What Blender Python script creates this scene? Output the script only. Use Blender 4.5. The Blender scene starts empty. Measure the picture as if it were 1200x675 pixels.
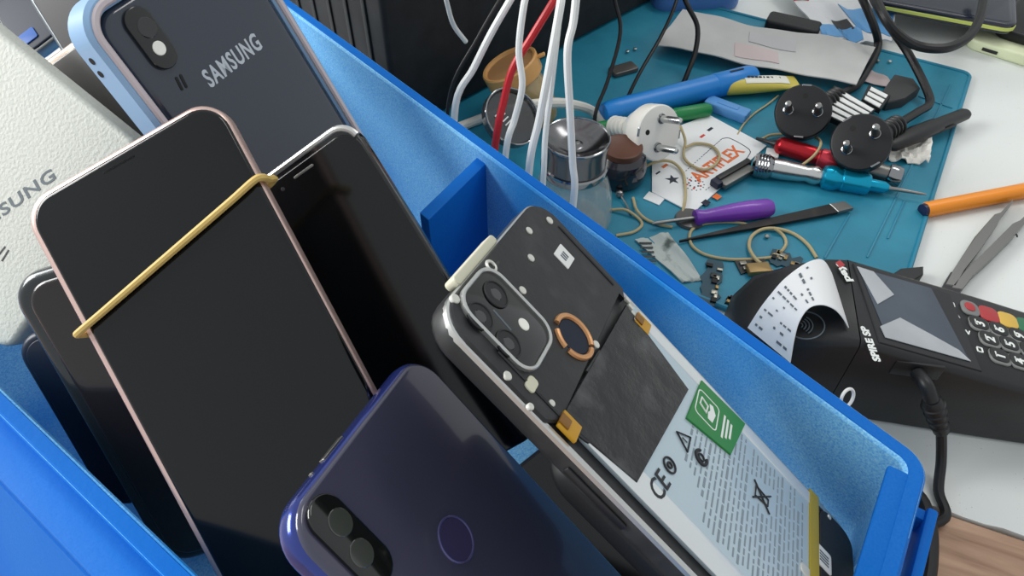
import bpy, bmesh, math, random
from mathutils import Vector, Matrix
random.seed(7)
SC = bpy.context.scene
C = SC.collection
V = Vector

# ------------------------------------------------------------------ camera
FPX = 866.0                      # focal length for a 1200 px wide frame
PITCH = math.radians(48)
EYE = V((0, 0, .33))
cs, sn = math.cos(PITCH), math.sin(PITCH)
cam = bpy.data.objects.new('camera', bpy.data.cameras.new('camera'))
C.objects.link(cam)
cam.location = EYE
cam.rotation_euler = (math.pi/2 - PITCH, 0, 0)
cam.data.sensor_width = 36
cam.data.lens = 36*FPX/1200
cam.data.clip_start = .005
cam.data.clip_end = 50
SC.camera = cam

def ray(px, py):
    X, Y = (px-600)/FPX, (py-337.5)/FPX
    return V((X, cs-Y*sn, -sn-Y*cs))
def D(px, py, z=0.0):            # the place on the level plane at height z
    r = ray(px, py); return EYE + r*((z-EYE.z)/r.z)
def AY(px, py, y):               # the place on the upright plane at distance y
    r = ray(px, py); return EYE + r*((y-EYE.y)/r.y)

# ------------------------------------------------------------------ materials
def lin(c):
    c = c/255.0
    return c/12.92 if c <= .04045 else ((c+.055)/1.055)**2.4
def col(rgb): return (lin(rgb[0]), lin(rgb[1]), lin(rgb[2]), 1)
def mat(name, rgb, rough=.5, metal=0., spec=.5, coat=0., trans=0., ior=1.45, noise=None, bump=None, alpha=1., crough=.05):
    m = bpy.data.materials.new(name); m.use_nodes = True
    nt = m.node_tree; b = nt.nodes['Principled BSDF']
    b.inputs['Base Color'].default_value = col(rgb)
    b.inputs['Roughness'].default_value = rough
    b.inputs['Metallic'].default_value = metal
    b.inputs['Specular IOR Level'].default_value = spec
    b.inputs['Coat Weight'].default_value = coat
    b.inputs['Coat Roughness'].default_value = crough
    b.inputs['Transmission Weight'].default_value = trans
    b.inputs['IOR'].default_value = ior
    b.inputs['Alpha'].default_value = alpha
    if noise or bump:
        tc = nt.nodes.new('ShaderNodeTexCoord')
    if noise:                     # (scale, second colour, low, high[, detail])
        n = nt.nodes.new('ShaderNodeTexNoise'); n.inputs['Scale'].default_value = noise[0]
        n.inputs['Detail'].default_value = noise[4] if len(noise) > 4 else 4
        nt.links.new(tc.outputs['Object'], n.inputs['Vector'])
        r = nt.nodes.new('ShaderNodeValToRGB')
        r.color_ramp.elements[0].position = noise[2]; r.color_ramp.elements[1].position = noise[3]
        r.color_ramp.elements[0].color = col(rgb); r.color_ramp.elements[1].color = col(noise[1])
        nt.links.new(n.outputs['Fac'], r.inputs['Fac'])
        nt.links.new(r.outputs['Color'], b.inputs['Base Color'])
    if bump:                      # (scale, strength)
        n2 = nt.nodes.new('ShaderNodeTexNoise'); n2.inputs['Scale'].default_value = bump[0]
        n2.inputs['Detail'].default_value = 5
        nt.links.new(tc.outputs['Object'], n2.inputs['Vector'])
        bp = nt.nodes.new('ShaderNodeBump'); bp.inputs['Strength'].default_value = bump[1]
        bp.inputs['Distance'].default_value = .001
        nt.links.new(n2.outputs['Fac'], bp.inputs['Height'])
        nt.links.new(bp.outputs['Normal'], b.inputs['Normal'])
    return m

M = {}
def defm(k, *a, **kw): M[k] = mat(k, *a, **kw)
defm('white_desk', (222, 226, 223), .45, noise=(900, (150, 148, 142), .74, .80, 1))
def blue_mat(name, base, lit_dust, amount):  # pale speckle: dusty scuffs plus window light painted into the colour
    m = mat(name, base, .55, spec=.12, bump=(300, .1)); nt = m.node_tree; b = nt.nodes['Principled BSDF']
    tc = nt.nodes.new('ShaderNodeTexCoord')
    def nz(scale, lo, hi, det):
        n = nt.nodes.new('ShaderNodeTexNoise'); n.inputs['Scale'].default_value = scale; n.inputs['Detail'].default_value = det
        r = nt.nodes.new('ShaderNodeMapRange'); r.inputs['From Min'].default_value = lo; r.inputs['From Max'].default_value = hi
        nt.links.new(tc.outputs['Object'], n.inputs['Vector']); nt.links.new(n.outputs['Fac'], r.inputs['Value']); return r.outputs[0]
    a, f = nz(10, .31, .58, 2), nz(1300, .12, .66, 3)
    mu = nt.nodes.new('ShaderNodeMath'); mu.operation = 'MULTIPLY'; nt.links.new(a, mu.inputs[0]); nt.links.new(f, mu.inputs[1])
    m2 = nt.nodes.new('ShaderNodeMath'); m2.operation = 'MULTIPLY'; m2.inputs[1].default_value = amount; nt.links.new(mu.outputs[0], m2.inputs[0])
    mx = nt.nodes.new('ShaderNodeMix'); mx.data_type = 'RGBA'; mx.inputs['A'].default_value = col(base); mx.inputs['B'].default_value = col(lit_dust)
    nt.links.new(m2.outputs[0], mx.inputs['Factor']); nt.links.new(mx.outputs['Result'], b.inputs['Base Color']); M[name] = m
blue_mat('blue_plastic', (4, 136, 228), (156, 218, 247), .95)  # inner walls: base lightened and speckled to look window lit
blue_mat('blue_rim', (2, 98, 190), (60, 140, 210), .2)
defm('black_matte', (30, 31, 33), .6, bump=(500, .1))
defm('black_box', (27, 28, 30), .7, noise=(60, (38, 39, 42), .4, .7))
defm('black_soft', (24, 25, 27), .42)
defm('black_gloss', (9, 11, 13), .12, coat=.4)
defm('screen_glass', (10, 17, 20), .16, spec=.5)
defm('bezel_glass', (7, 9, 11), .14)
defm('rose_metal', (214, 186, 178), .35, metal=.7)
defm('dark_edge', (50, 54, 56), .25, metal=.5, coat=.5)
defm('brown_black', (34, 29, 30), .2, coat=.3)
defm('shade_navy', (14, 28, 50), .4)  # bin shade as a colour, used on the added filler phones
defm('silver', (205, 206, 205), .25, metal=1.)
defm('silver_frame', (200, 202, 200), .3, metal=.8)
defm('steel', (150, 150, 148), .32, metal=1.)
defm('steel_grey', (125, 125, 122), .38, metal=.9)
defm('dark_steel', (62, 62, 64), .4, metal=.8)
defm('rubber_tan', (208, 178, 104), .6)
defm('samsung_back', (44, 52, 66), .14, coat=.6)
defm('case_blue', (140, 176, 212), .35, spec=.6)
defm('case_pink', (196, 186, 190), .35)
defm('letter_silver', (190, 198, 206), .35, metal=.4)
defm('purple_back', (64, 64, 84), .2, coat=.6)
defm('purple_dark', (62, 58, 92), .2, coat=.6)
defm('purple_frame', (52, 66, 140), .2, metal=.7, coat=.5)
defm('purple_ring', (96, 94, 140), .25, metal=.5)
defm('cam_glass', (18, 20, 20), .1, coat=.5)
defm('lens', (6, 7, 9), .06, coat=1)
defm('lens_green', (58, 62, 58), .15, coat=1)
defm('flash', (240, 240, 232), .3)
defm('mid_frame', (38, 39, 41), .4, noise=(90, (58, 59, 60), .45, .75))
defm('cover_black', (34, 35, 37), .38, noise=(55, (60, 61, 62), .55, .8), bump=(160, .25))
defm('graphite', (24, 25, 27), .26, noise=(60, (72, 74, 76), .56, .74, 9), bump=(70, 1.0))
defm('battery', (186, 204, 214), .3, metal=.25, bump=(26, .5))
defm('battery_foil', (222, 227, 228), .3, metal=.4, bump=(40, .5))
defm('kapton', (190, 142, 28), .35)
defm('kapton_dark', (128, 88, 30), .4)
defm('olive_tape', (168, 148, 40), .4)
defm('green_label', (30, 128, 58), .4)
defm('print_grey', (92, 102, 110), .6)
defm('print_dark', (42, 44, 48), .6)
defm('print_white', (232, 236, 232), .5)
defm('sticker', (228, 230, 228), .5)
defm('copper', (214, 160, 112), .35, metal=.6)
defm('pin_white', (214, 214, 206), .35, metal=.3)
defm('beige', (206, 204, 182), .5)
defm('white_box', (206, 209, 201), .6, bump=(700, .35))
defm('brown_grey', (78, 76, 74), .3, coat=.3)
defm('tan_metal', (178, 164, 150), .3, metal=.7)
defm('grey_edge', (120, 126, 130), .3, metal=.7)
defm('navy', (22, 32, 50), .5, spec=.3)
defm('blue_tab', (40, 92, 170), .5)
defm('teal', (34, 124, 150), .5, noise=(30, (42, 138, 164), .35, .7), bump=(400, .08))
defm('teal_lip', (30, 124, 152), .45)
defm('teal_dark', (18, 88, 112), .5)
defm('cable_white', (228, 229, 226), .4)
defm('cable_cream', (222, 220, 212), .4)
defm('cable_red', (196, 36, 44), .4)
defm('cable_black', (22, 22, 24), .45)
defm('tan_plastic', (216, 164, 100), .4)
defm('tan_inner', (176, 132, 88), .5)
def glass(name, rgb, rough=.03, alpha=.35):
    return mat(name, rgb, rough, spec=.8, alpha=alpha, coat=.6)
M['amber_clear'] = glass('amber_clear', (190, 164, 112), .15, .8)
M['clear_glass'] = glass('clear_glass', (176, 186, 184), .03, .45)
M['clear_lid'] = glass('clear_lid', (58, 58, 60), .05, .75)
defm('chrome', (150, 152, 154), .12, metal=1.)
defm('chrome_dark', (120, 120, 122), .2, metal=1.)
defm('dark_bottle', (26, 28, 40), .18, coat=.6)
defm('rust', (88, 54, 40), .45)
defm('plug_white', (232, 230, 222), .35)
defm('plug_black', (24, 24, 26), .4)
defm('hole_dark', (8, 8, 8), .6)
defm('blue_marker', (28, 128, 208), .35)
defm('blue_pale', (92, 152, 212), .35)
defm('green_marker', (28, 128, 70), .35)
defm('tube_yellow', (206, 190, 84), .4)
defm('tube_white', (226, 226, 214), .4)
defm('card_white', (232, 234, 234), .5)
defm('ink_orange', (226, 112, 52), .5)
defm('ink_navy', (26, 32, 52), .5)
defm('ink_red', (206, 62, 52), .5)
defm('ink_black', (24, 24, 26), .5)
defm('bag_grey', (186, 186, 184), .35, spec=.6, alpha=.93, bump=(40, .5), noise=(11, (206, 206, 204), .4, .65))
defm('bag_pink', (200, 184, 183), .4)
defm('bag_shade', (180, 180, 182), .4)
defm('pouch_white', (222, 224, 226), .35, alpha=.92, bump=(60, .6))
defm('pouch_blue', (96, 156, 208), .35, bump=(60, .6))
defm('pouch_red', (212, 40, 44), .4)
defm('blue_case', (78, 122, 186), .4)
defm('tablet_dark', (30, 36, 50), .25, coat=.4)
defm('lime_edge', (202, 212, 110), .4)
defm('lime_white', (226, 234, 196), .35)
defm('screw_red', (176, 36, 46), .28, metal=.7)
defm('screw_red_light', (216, 70, 84), .3, metal=.6)
defm('screw_teal', (20, 160, 196), .25, metal=.7)
defm('screw_purple', (116, 52, 168), .35, coat=.3)
defm('blade_black', (40, 38, 38), .4, metal=.4, noise=(60, (66, 60, 56), .5, .8))
defm('thread_tan', (186, 170, 128), .6)
defm('pcb', (34, 70, 84), .5)
defm('pcb_dark', (40, 44, 44), .5)
defm('shield', (150, 148, 138), .35, metal=.8)
defm('gold_bit', (150, 126, 84), .4, metal=.6)
defm('print_pale', (132, 146, 156), .6)
defm('zip_bag', (196, 204, 198), .3, alpha=.85, bump=(60, .6), noise=(70, (92, 104, 98), .56, .7))
defm('term_black', (27, 28, 30), .42, bump=(900, .06))
defm('term_face', (32, 33, 36), .3)
defm('term_side', (24, 25, 27), .5)
defm('lcd', (58, 68, 80), .22, coat=.3, noise=(16, (76, 86, 98), .4, .7))
defm('film', (176, 180, 184), .3, noise=(20, (150, 154, 160), .4, .7))
defm('key_grey', (120, 122, 120), .4)
defm('key_black', (30, 31, 32), .4)
defm('key_red', (172, 52, 56), .4)
defm('key_yellow', (214, 176, 76), .4)
defm('key_green', (44, 112, 78), .4)
defm('receipt', (226, 227, 228), .6)
defm('pen_orange', (232, 140, 36), .35)
defm('pen_navy', (20, 30, 66), .35)
defm('tissue', (232, 230, 222), .8, bump=(60, .6))
defm('charcoal', (58, 59, 60), .5)

def wood_mat(rot):
    m = bpy.data.materials.new('brown_wood'); m.use_nodes = True
    nt = m.node_tree; b = nt.nodes['Principled BSDF']; b.inputs['Roughness'].default_value = .5
    tc = nt.nodes.new('ShaderNodeTexCoord'); mp = nt.nodes.new('ShaderNodeMapping')
    mp.inputs['Rotation'].default_value = (0, 0, rot); mp.inputs['Scale'].default_value = (6, 60, 60)
    n = nt.nodes.new('ShaderNodeTexNoise'); n.inputs['Scale'].default_value = 2.2; n.inputs['Detail'].default_value = 10
    n.inputs['Distortion'].default_value = .6
    r = nt.nodes.new('ShaderNodeValToRGB')
    r.color_ramp.elements[0].position = .32; r.color_ramp.elements[1].position = .72
    r.color_ramp.elements[0].color = col((136, 100, 76)); r.color_ramp.elements[1].color = col((202, 166, 138))
    nt.links.new(tc.outputs['Object'], mp.inputs['Vector']); nt.links.new(mp.outputs[0], n.inputs['Vector'])
    nt.links.new(n.outputs['Fac'], r.inputs['Fac']); nt.links.new(r.outputs[0], b.inputs['Base Color'])
    return m

# ------------------------------------------------------------------ mesh building
I4 = Matrix.Identity(4)
def frame(o, x, z=None, y=None):
    """local axes at o: x along x, z as near to z as it can be"""
    x = V(x).normalized(); z = V(z or (0, 0, 1))
    z = (z - x*z.dot(x)).normalized(); y = z.cross(x)
    return Matrix(((x.x, y.x, z.x, o[0]), (x.y, y.y, z.y, o[1]), (x.z, y.z, z.z, o[2]), (0, 0, 0, 1)))
def zframe(o, z, up=(0, 0, 1)):
    """local axes at o with z along z and y as near to up as it can be"""
    z = V(z).normalized(); up = V(up); y = (up - z*up.dot(z)).normalized(); x = y.cross(z)
    return Matrix(((x.x, y.x, z.x, o[0]), (x.y, y.y, z.y, o[1]), (x.z, y.z, z.z, o[2]), (0, 0, 0, 1)))
def T(x, y, z): return Matrix.Translation((x, y, z))

def rrect(cx, cy, w, h, r, n=6):
    r = min(r, w/2-1e-6, h/2-1e-6); out = []
    for k, (sx, sy) in enumerate(((1, 1), (-1, 1), (-1, -1), (1, -1))):
        a0 = k*math.pi/2
        for i in range(n+1):
            a = a0 + i*math.pi/2/n
            out.append((cx+sx*(w/2-r)+r*math.cos(a), cy+sy*(h/2-r)+r*math.sin(a)))
    return out

class MB:
    def __init__(s): s.bm = bmesh.new()
    def loft(s, rings, cap0=True, cap1=True, closed=False, Mx=None):
        vs = [[s.bm.verts.new((Mx @ V(p)) if Mx else V(p)) for p in r] for r in rings]
        m = len(rings); n = len(rings[0])
        for i in range(m if closed else m-1):
            a, b = vs[i], vs[(i+1) % m]
            for j in range(n):
                k = (j+1) % n
                try: s.bm.faces.new((a[j], a[k], b[k], b[j]))
                except ValueError: pass
        if not closed:
            if cap0: s.bm.faces.new(list(reversed(vs[0])))
            if cap1: s.bm.faces.new(vs[-1])
        return s
    def slab(s, cx, cy, w, h, r, z0, z1, bt=.0005, bb=None, n=6, seg=3, Mx=None):
        bb = bt if bb is None else bb
        rings = []
        for i in range(seg+1):
            a = math.pi/2*i/seg
            ins = bb*(1-math.sin(a)); z = z0+bb*(1-math.cos(a))
            rings.append([(x, y, z) for x, y in rrect(cx, cy, w-2*ins, h-2*ins, max(r-ins, 1e-4), n)])
        for i in range(seg+1):
            a = math.pi/2*i/seg
            ins = bt*(1-math.cos(a)); z = z1-bt*(1-math.sin(a))
            rings.append([(x, y, z) for x, y in rrect(cx, cy, w-2*ins, h-2*ins, max(r-ins, 1e-4), n)])
        return s.loft(rings, Mx=Mx)
    def box(s, cx, cy, cz, sx, sy, sz, bev=.0004, Mx=None):
        return s.slab(cx, cy, sx, sy, min(bev, sx/3, sy/3), cz-sz/2, cz+sz/2, min(bev, sz/3), n=2, seg=2, Mx=Mx)
    def ring(s, cx, cy, w, h, r, t, z0, z1, n=8, Mx=None):
        """rounded rectangular ring of band width t"""
        o = rrect(cx, cy, w, h, r, n); i = rrect(cx, cy, w-2*t, h-2*t, max(r-t, 2e-4), n)
        b = t*.25
        o2 = rrect(cx, cy, w-2*b, h-2*b, max(r-b, 2e-4), n); i2 = rrect(cx, cy, w-2*t+2*b, h-2*t+2*b, max(r-t+b, 2e-4), n)
        R = [[(x, y, z0) for x, y in i], [(x, y, z0) for x, y in o], [(x, y, z1-b) for x, y in o], [(x, y, z1) for x, y in o2],
             [(x, y, z1) for x, y in i2], [(x, y, z1-b) for x, y in i]]
        return s.loft(R, closed=True, Mx=Mx)
    def prism(s, pts, z0, z1, bev=0, Mx=None):
        a = sum(pts[i][0]*pts[(i+1) % len(pts)][1]-pts[(i+1) % len(pts)][0]*pts[i][1] for i in range(len(pts)))
        if a < 0: pts = list(reversed(pts))
        R = [[(p[0], p[1], z0) for p in pts], [(p[0], p[1], z1-bev) for p in pts]]
        if bev:
            cx = sum(p[0] for p in pts)/len(pts); cy = sum(p[1] for p in pts)/len(pts)
            q = []
            for p in pts:
                d = math.hypot(p[0]-cx, p[1]-cy) or 1; k = 1-bev/d
                q.append((cx+(p[0]-cx)*k, cy+(p[1]-cy)*k, z1))
            R.append(q)
        return s.loft(R, Mx=Mx)
    def lathe(s, prof, seg=28, Mx=None, arc=None):
        """prof: (radius, height) from bottom to top round local z"""
        R = []
        for r, h in prof:
            r = max(r, 1e-5)
            R.append([(r*math.cos(2*math.pi*k/seg), r*math.sin(2*math.pi*k/seg), h) for k in range(seg)])
        return s.loft(R, Mx=Mx)
    def tube(s, pts, r, seg=10, closed=False, smooth=6, Mx=None, taper=None, flat=1.0):
        P = [V(p) for p in pts]
        if smooth > 1 and len(P) > 2:
            Q = []; n = len(P)
            rng = range(n if closed else n-1)
            for i in rng:
                p0 = P[(i-1) % n] if closed or i > 0 else P[0]*2-P[1]
                p1, p2 = P[i], P[(i+1) % n]
                p3 = P[(i+2) % n] if closed or i+2 < n else P[-1]*2-P[-2]
                for k in range(smooth):
                    t = k/smooth
                    Q.append(.5*((2*p1)+(p2-p0)*t+(2*p0-5*p1+4*p2-p3)*t*t+(3*p1-p0-3*p2+p3)*t**3))
            if not closed: Q.append(P[-1])
            P = Q
        n = len(P); tg = []
        for i in range(n):
            if closed: d = P[(i+1) % n]-P[i-1]
            else: d = P[min(i+1, n-1)]-P[max(i-1, 0)]
            tg.append(d.normalized())
        ref = V((0, 0, 1)) if abs(tg[0].z) < .9 else V((1, 0, 0))
        u = (ref-tg[0]*ref.dot(tg[0])).normalized(); R = []
        for i in range(n):
            u = (u-tg[i]*u.dot(tg[i])).normalized(); w = tg[i].cross(u)
            rr = r if taper is None else r*(1+(taper-1)*i/(n-1))
            R.append([P[i]+(u*math.cos(2*math.pi*k/seg)*flat+w*math.sin(2*math.pi*k/seg))*rr for k in range(seg)])
        return s.loft(R, closed=closed, Mx=Mx)
    def grid(s, c00, c10, c11, c01, nx, ny, zf, th=.0006):
        """sheet between four corners with a height function, given a real thickness"""
        top = []; bot = []
        for j in range(ny+1):
            for i in range(nx+1):
                a, b = i/nx, j/ny
                p = (V(c00)*(1-a)+V(c10)*a)*(1-b)+(V(c01)*(1-a)+V(c11)*a)*b
                z = zf(a, b); top.append(s.bm.verts.new(p+V((0, 0, z)))); bot.append(s.bm.verts.new(p+V((0, 0, z-th))))
        ix = lambda i, j: j*(nx+1)+i
        for j in range(ny):
            for i in range(nx):
                s.bm.faces.new((top[ix(i, j)], top[ix(i+1, j)], top[ix(i+1, j+1)], top[ix(i, j+1)]))
                s.bm.faces.new((bot[ix(i, j)], bot[ix(i, j+1)], bot[ix(i+1, j+1)], bot[ix(i+1, j)]))
        edge = [ix(i, 0) for i in range(nx)]+[ix(nx, j) for j in range(ny)]+[ix(i, ny) for i in range(nx, 0, -1)]+[ix(0, j) for j in range(ny, 0, -1)]
        for k in range(len(edge)):
            a, b = edge[k], edge[(k+1) % len(edge)]
            s.bm.faces.new((top[b], top[a], bot[a], bot[b]))
        return s
    def text(s, body, size, Mx, depth=.0001, sx=1.0, bold=0.0, space=1.0):
        cu = bpy.data.curves.new('t', 'FONT'); cu.body = body; cu.size = size; cu.extrude = depth; cu.offset = bold
        cu.align_x = 'LEFT'; cu.align_y = 'BOTTOM_BASELINE'; cu.resolution_u = 3; cu.space_character = space
        ob = bpy.data.objects.new('t', cu); C.objects.link(ob)
        me = bpy.data.meshes.new_from_object(ob.evaluated_get(bpy.context.evaluated_depsgraph_get()))
        me.transform(Mx @ Matrix.Diagonal((sx, 1, 1, 1)))
        s.bm.from_mesh(me)
        bpy.data.objects.remove(ob); bpy.data.curves.remove(cu); bpy.data.meshes.remove(me)
        return s

MW = {}
def _mesh(name, mb, m, sharp=35):
    bm = mb.bm
    bmesh.ops.recalc_face_normals(bm, faces=bm.faces)
    bm.normal_update()
    lim = math.radians(sharp)
    for e in bm.edges:
        e.smooth = not (len(e.link_faces) == 2 and e.calc_face_angle(0) > lim)
    for f in bm.faces: f.smooth = True
    me = bpy.data.meshes.new(name); bm.to_mesh(me); bm.free()
    for x in (m if isinstance(m, (list, tuple)) else [m]): me.materials.append(M[x] if isinstance(x, str) else x)
    return me
def tag(o, label, cat, group=None, kind=None):
    if label: o['label'] = label
    if cat: o['category'] = cat
    if group: o['group'] = group
    if kind: o['kind'] = kind
    return o
def thing(name, label, cat, Mx, group=None, kind=None):
    o = bpy.data.objects.new(name, None); C.objects.link(o); o.empty_display_size = .01
    o.matrix_world = Mx; MW[o] = Mx.copy()
    return tag(o, label, cat, group, kind)
def part(name, mb, m, parent, world=False, label=None, sharp=35, kind=None):
    if world: bmesh.ops.transform(mb.bm, matrix=MW[parent].inverted(), verts=mb.bm.verts)
    o = bpy.data.objects.new(name, _mesh(name, mb, m, sharp)); C.objects.link(o)
    o.parent = parent; MW[o] = MW[parent]
    if label: o['label'] = label
    if kind: o['kind'] = kind
    return o
def solo(name, label, cat, mb, m, Mx=None, group=None, kind=None, sharp=35):
    if Mx is None:
        co = [v.co for v in mb.bm.verts]
        lo = V((min(c.x for c in co), min(c.y for c in co), min(c.z for c in co)))
        hi = V((max(c.x for c in co), max(c.y for c in co), max(c.z for c in co)))
        Mx = T((lo.x+hi.x)/2, (lo.y+hi.y)/2, lo.z)
        bmesh.ops.transform(mb.bm, matrix=Mx.inverted(), verts=mb.bm.verts)
    o = bpy.data.objects.new(name, _mesh(name, mb, m, sharp)); C.objects.link(o)
    o.matrix_world = Mx; MW[o] = Mx.copy()
    return tag(o, label, cat, group, kind)

class Pl:
    """a flat thing's face: origin at its top left corner, x along its width, y up its length, z out of the face"""
    def __init__(s, o, u, v):
        s.o = V(o); s.u = V(u).normalized(); s.v = -V(v).normalized(); s.w = s.u.cross(s.v)
        s.M = Matrix(((s.u.x, s.v.x, s.w.x, s.o.x), (s.u.y, s.v.y, s.w.y, s.o.y), (s.u.z, s.v.z, s.w.z, s.o.z), (0, 0, 0, 1)))
    def hit(s, px, py, h=0.):
        r = ray(px, py); a = s.o+s.w*h
        p = EYE+r*((a-EYE).dot(s.w)/r.dot(s.w))-s.o
        return (p.dot(s.u), p.dot(s.v))
    def at(s, x, y, z=0.): return s.o+s.u*x+s.v*y+s.w*z
    def textM(s, p, q, z):
        """text frame from pixel p toward pixel q on the face"""
        a = V((*s.hit(*p, z), z)); b = V((*s.hit(*q, z), z)); d = (b-a); L = d.length
        return frame(a, d, (0, 0, 1)), L
# ------------------------------------------------------------------ desk
RIM = .11
e0, e1p = D(1090, 593), D(1200, 630)
edge = (e1p-e0).normalized(); edge = V((edge.x, edge.y, 0)).normalized()
back = V((-edge.y, edge.x, 0))
if back.y < 0: back = -back
DF = frame((e0.x, e0.y, 0), edge)
mb = MB()
pts = [(-.75, 0)]
x = -.75
while x < .75:                    # a slightly chipped front edge
    x += random.uniform(.004, .012); pts.append((x, random.uniform(-.0004, .0006) if random.random() < .8 else random.uniform(.0006, .0016)))
pts += [(.75, .0), (.75, 1.0), (-.75, 1.0)]
mb.prism(pts, -.02, 0)
t = thing('white_desk', 'white laminate desk top with a chipped front edge meeting the brown wooden table', 'desk', DF)
part('desk_top', mb, 'white_desk', t)
for sx in (-.7, .7):
    for sy in (.05, .95):
        mb = MB(); mb.box(sx, sy, -.385, .05, .05, .73, .004); part('leg', mb, 'white_desk', t)
WOOD = wood_mat(0)
t = thing('wooden_table', 'brown grained wooden table along the front edge of the white desk', 'table', DF)
mb = MB(); mb.slab(0, -.36-.0012, 1.5, .72, .004, -.03, -.0006, .0006); part('table_top', mb, WOOD, t)
for sx in (-.7, .7):
    for sy in (-.05, -.67):
        mb = MB(); mb.box(sx, sy, -.39, .05, .05, .72, .004); part('leg', mb, WOOD, t)
mb = MB(); mb.box(0, 0, -.775, 4.6, 4.6, .05, .001); solo('floor', 'plain grey floor under the desk', 'floor', mb, 'tan_metal' if False else 'charcoal', T(0, .6, 0), kind='structure')
mb = MB(); mb.box(0, 2.9, .6, 4.6, .06, 2.7, .001); solo('wall_back', 'pale wall far behind the desk', 'wall', mb, 'white_desk', T(0, 0, 0), kind='structure')

# ------------------------------------------------------------------ blue storage bin
A_, B2 = D(1080, 535, RIM), D(340, 0, RIM)
n1, n2 = D(0, 452, RIM), D(233, 675, RIM)
def v2(p): return V((p.x, p.y))
def cross2(a, b): return a.x*b.y-a.y*b.x
def meet(p, d, q, e):
    t = cross2(q-p, e)/cross2(d, e); return p+d*t
fd = (v2(B2)-v2(A_)).normalized(); fin = V((-fd.y, fd.x))
if fin.dot(v2(n1)-v2(A_)) < 0: fin = -fin
far_in = v2(A_)+fin*.0065
ei0, ei1 = v2(D(1041, 545, RIM)), v2(D(1001, 675, RIM)); ed = (ei1-ei0).normalized()
nd = (v2(n1)-v2(n2)).normalized()
ew = V((-ed.y, ed.x))
if ew.dot(v2(n1)-ei0) > 0: ew = -ew
ei0, ei1 = ei0+ew*.005, ei1+ew*.005        # the end wall stands under the outer part of its rim
cA = meet(far_in, fd, ei0, ed)           # inner corner far right
cB = meet(ei0, ed, v2(n2), nd)           # inner corner near right
cD = cA+fd*.435                           # inner corner far left
cC = meet(cD, ed, v2(n2), nd)            # inner corner near left
INN = [cA, cD, cC, cB]                    # counter-clockwise? fixed below
def area(p): return sum(cross2(p[i], p[(i+1) % len(p)]) for i in range(len(p)))
if area(INN) < 0: INN.reverse()
def offset_poly(P, d):
    n = len(P); L = []
    for i in range(n):
        a, b = P[i], P[(i+1) % n]; t = (b-a).normalized(); L.append((a+V((t.y, -t.x))*d, t))
    return [meet(L[i-1][0], L[i-1][1], L[i][0], L[i][1]) for i in range(n)]
def round_poly(P, r, n=6):
    out = []
    for i in range(len(P)):
        p, a, b = P[i], P[i-1], P[(i+1) % len(P)]
        da, db = (a-p).normalized(), (b-p).normalized(); ang = da.angle(db); t = r/math.tan(ang/2)
        s, e = p+da*t, p+db*t; c = p+(da+db).normalized()*(r/math.sin(ang/2))
        a0 = math.atan2(s.y-c.y, s.x-c.x); a1 = math.atan2(e.y-c.y, e.x-c.x)
        while a1-a0 > math.pi: a1 -= 2*math.pi
        while a1-a0 < -math.pi: a1 += 2*math.pi
        for k in range(n+1):
            q = a0+(a1-a0)*k/n; out.append((c.x+r*math.cos(q), c.y+r*math.sin(q)))
    return out
DIP = (.110, .118, .126)                 # hand slot and cut-out in the right hand end
def binring(d, z, r, dip=(.0475, .050, .0525)):
    Q = round_poly(offset_poly(INN, d), r); out = []
    for i in range(4):
        out += [(x, y, z) for x, y in Q[i*7:(i+1)*7]]
        a, b = INN[i], INN[(i+1) % 4]
        if {(round(a.x, 6), round(a.y, 6)), (round(b.x, 6), round(b.y, 6))} == {(round(cA.x, 6), round(cA.y, 6)), (round(cB.x, 6), round(cB.y, 6))}:
            p, q = V(Q[i*7+6]), V(Q[((i+1)*7) % 28]); e = (q-p).normalized()
            ss = sorted((( cA+ed*k-p).dot(e), k) for k in tuple(dip)+DIP)
            for t_, k in ss:
                dz = {dip[0]: 0, .126: 0, dip[1]: .023, .118: .023}.get(k, .045)
                g = p+e*t_; out.append((g.x, g.y, z-dz if z > .05 else z))
    return out
FL = .018
prof = [(-.006, FL, .004), (-.0015, FL+.0015, .004), (0, FL+.006, .004), (0, RIM-.0012, .005), (.0006, RIM-.0002, .0055), (.0014, RIM, .006), (.0056, RIM, .010),
        (.0063, RIM-.0004, .0105), (.0066, RIM-.0012, .011), (.0066, RIM-.009, .011), (.0054, RIM-.009, .010), (.0052, RIM-.003, .010), (.0026, RIM-.003, .0075),
        (.0026, .001, .0065), (.0016, 0, .006), (-.004, 0, .004), (-.004, FL-.003, .004)]
bc = sum(INN, V((0, 0)))/4
bin_ = thing('storage_bin', 'large bright blue plastic storage bin full of phones, in front on the desk', 'bin', T(bc.x, bc.y, 0))
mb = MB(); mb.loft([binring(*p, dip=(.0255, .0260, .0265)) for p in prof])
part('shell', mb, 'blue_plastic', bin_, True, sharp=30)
mb = MB()
RP = [binring(*p) for p in ((.0007, RIM-.001, .0055), (.0014, RIM+.0003, .006), (.0056, RIM+.0003, .010), (.0068, RIM-.0010, .011), (.0069, RIM-.0093, .011), (.0050, RIM-.0093, .0095), (.0050, RIM-.0035, .0095))]
n_ = len(RP[0]); drop = [k for k in range(n_) if RP[1][k][2] < RIM-.01]; k0 = max(drop)+1          # the rim stops either side of the cut-out
order = [(k0+j) % n_ for j in range(n_-len(drop))]
mb.loft([[r[k] for r in RP] for k in order])
part('rim', mb, 'blue_rim', bin_, True, sharp=30)
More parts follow.
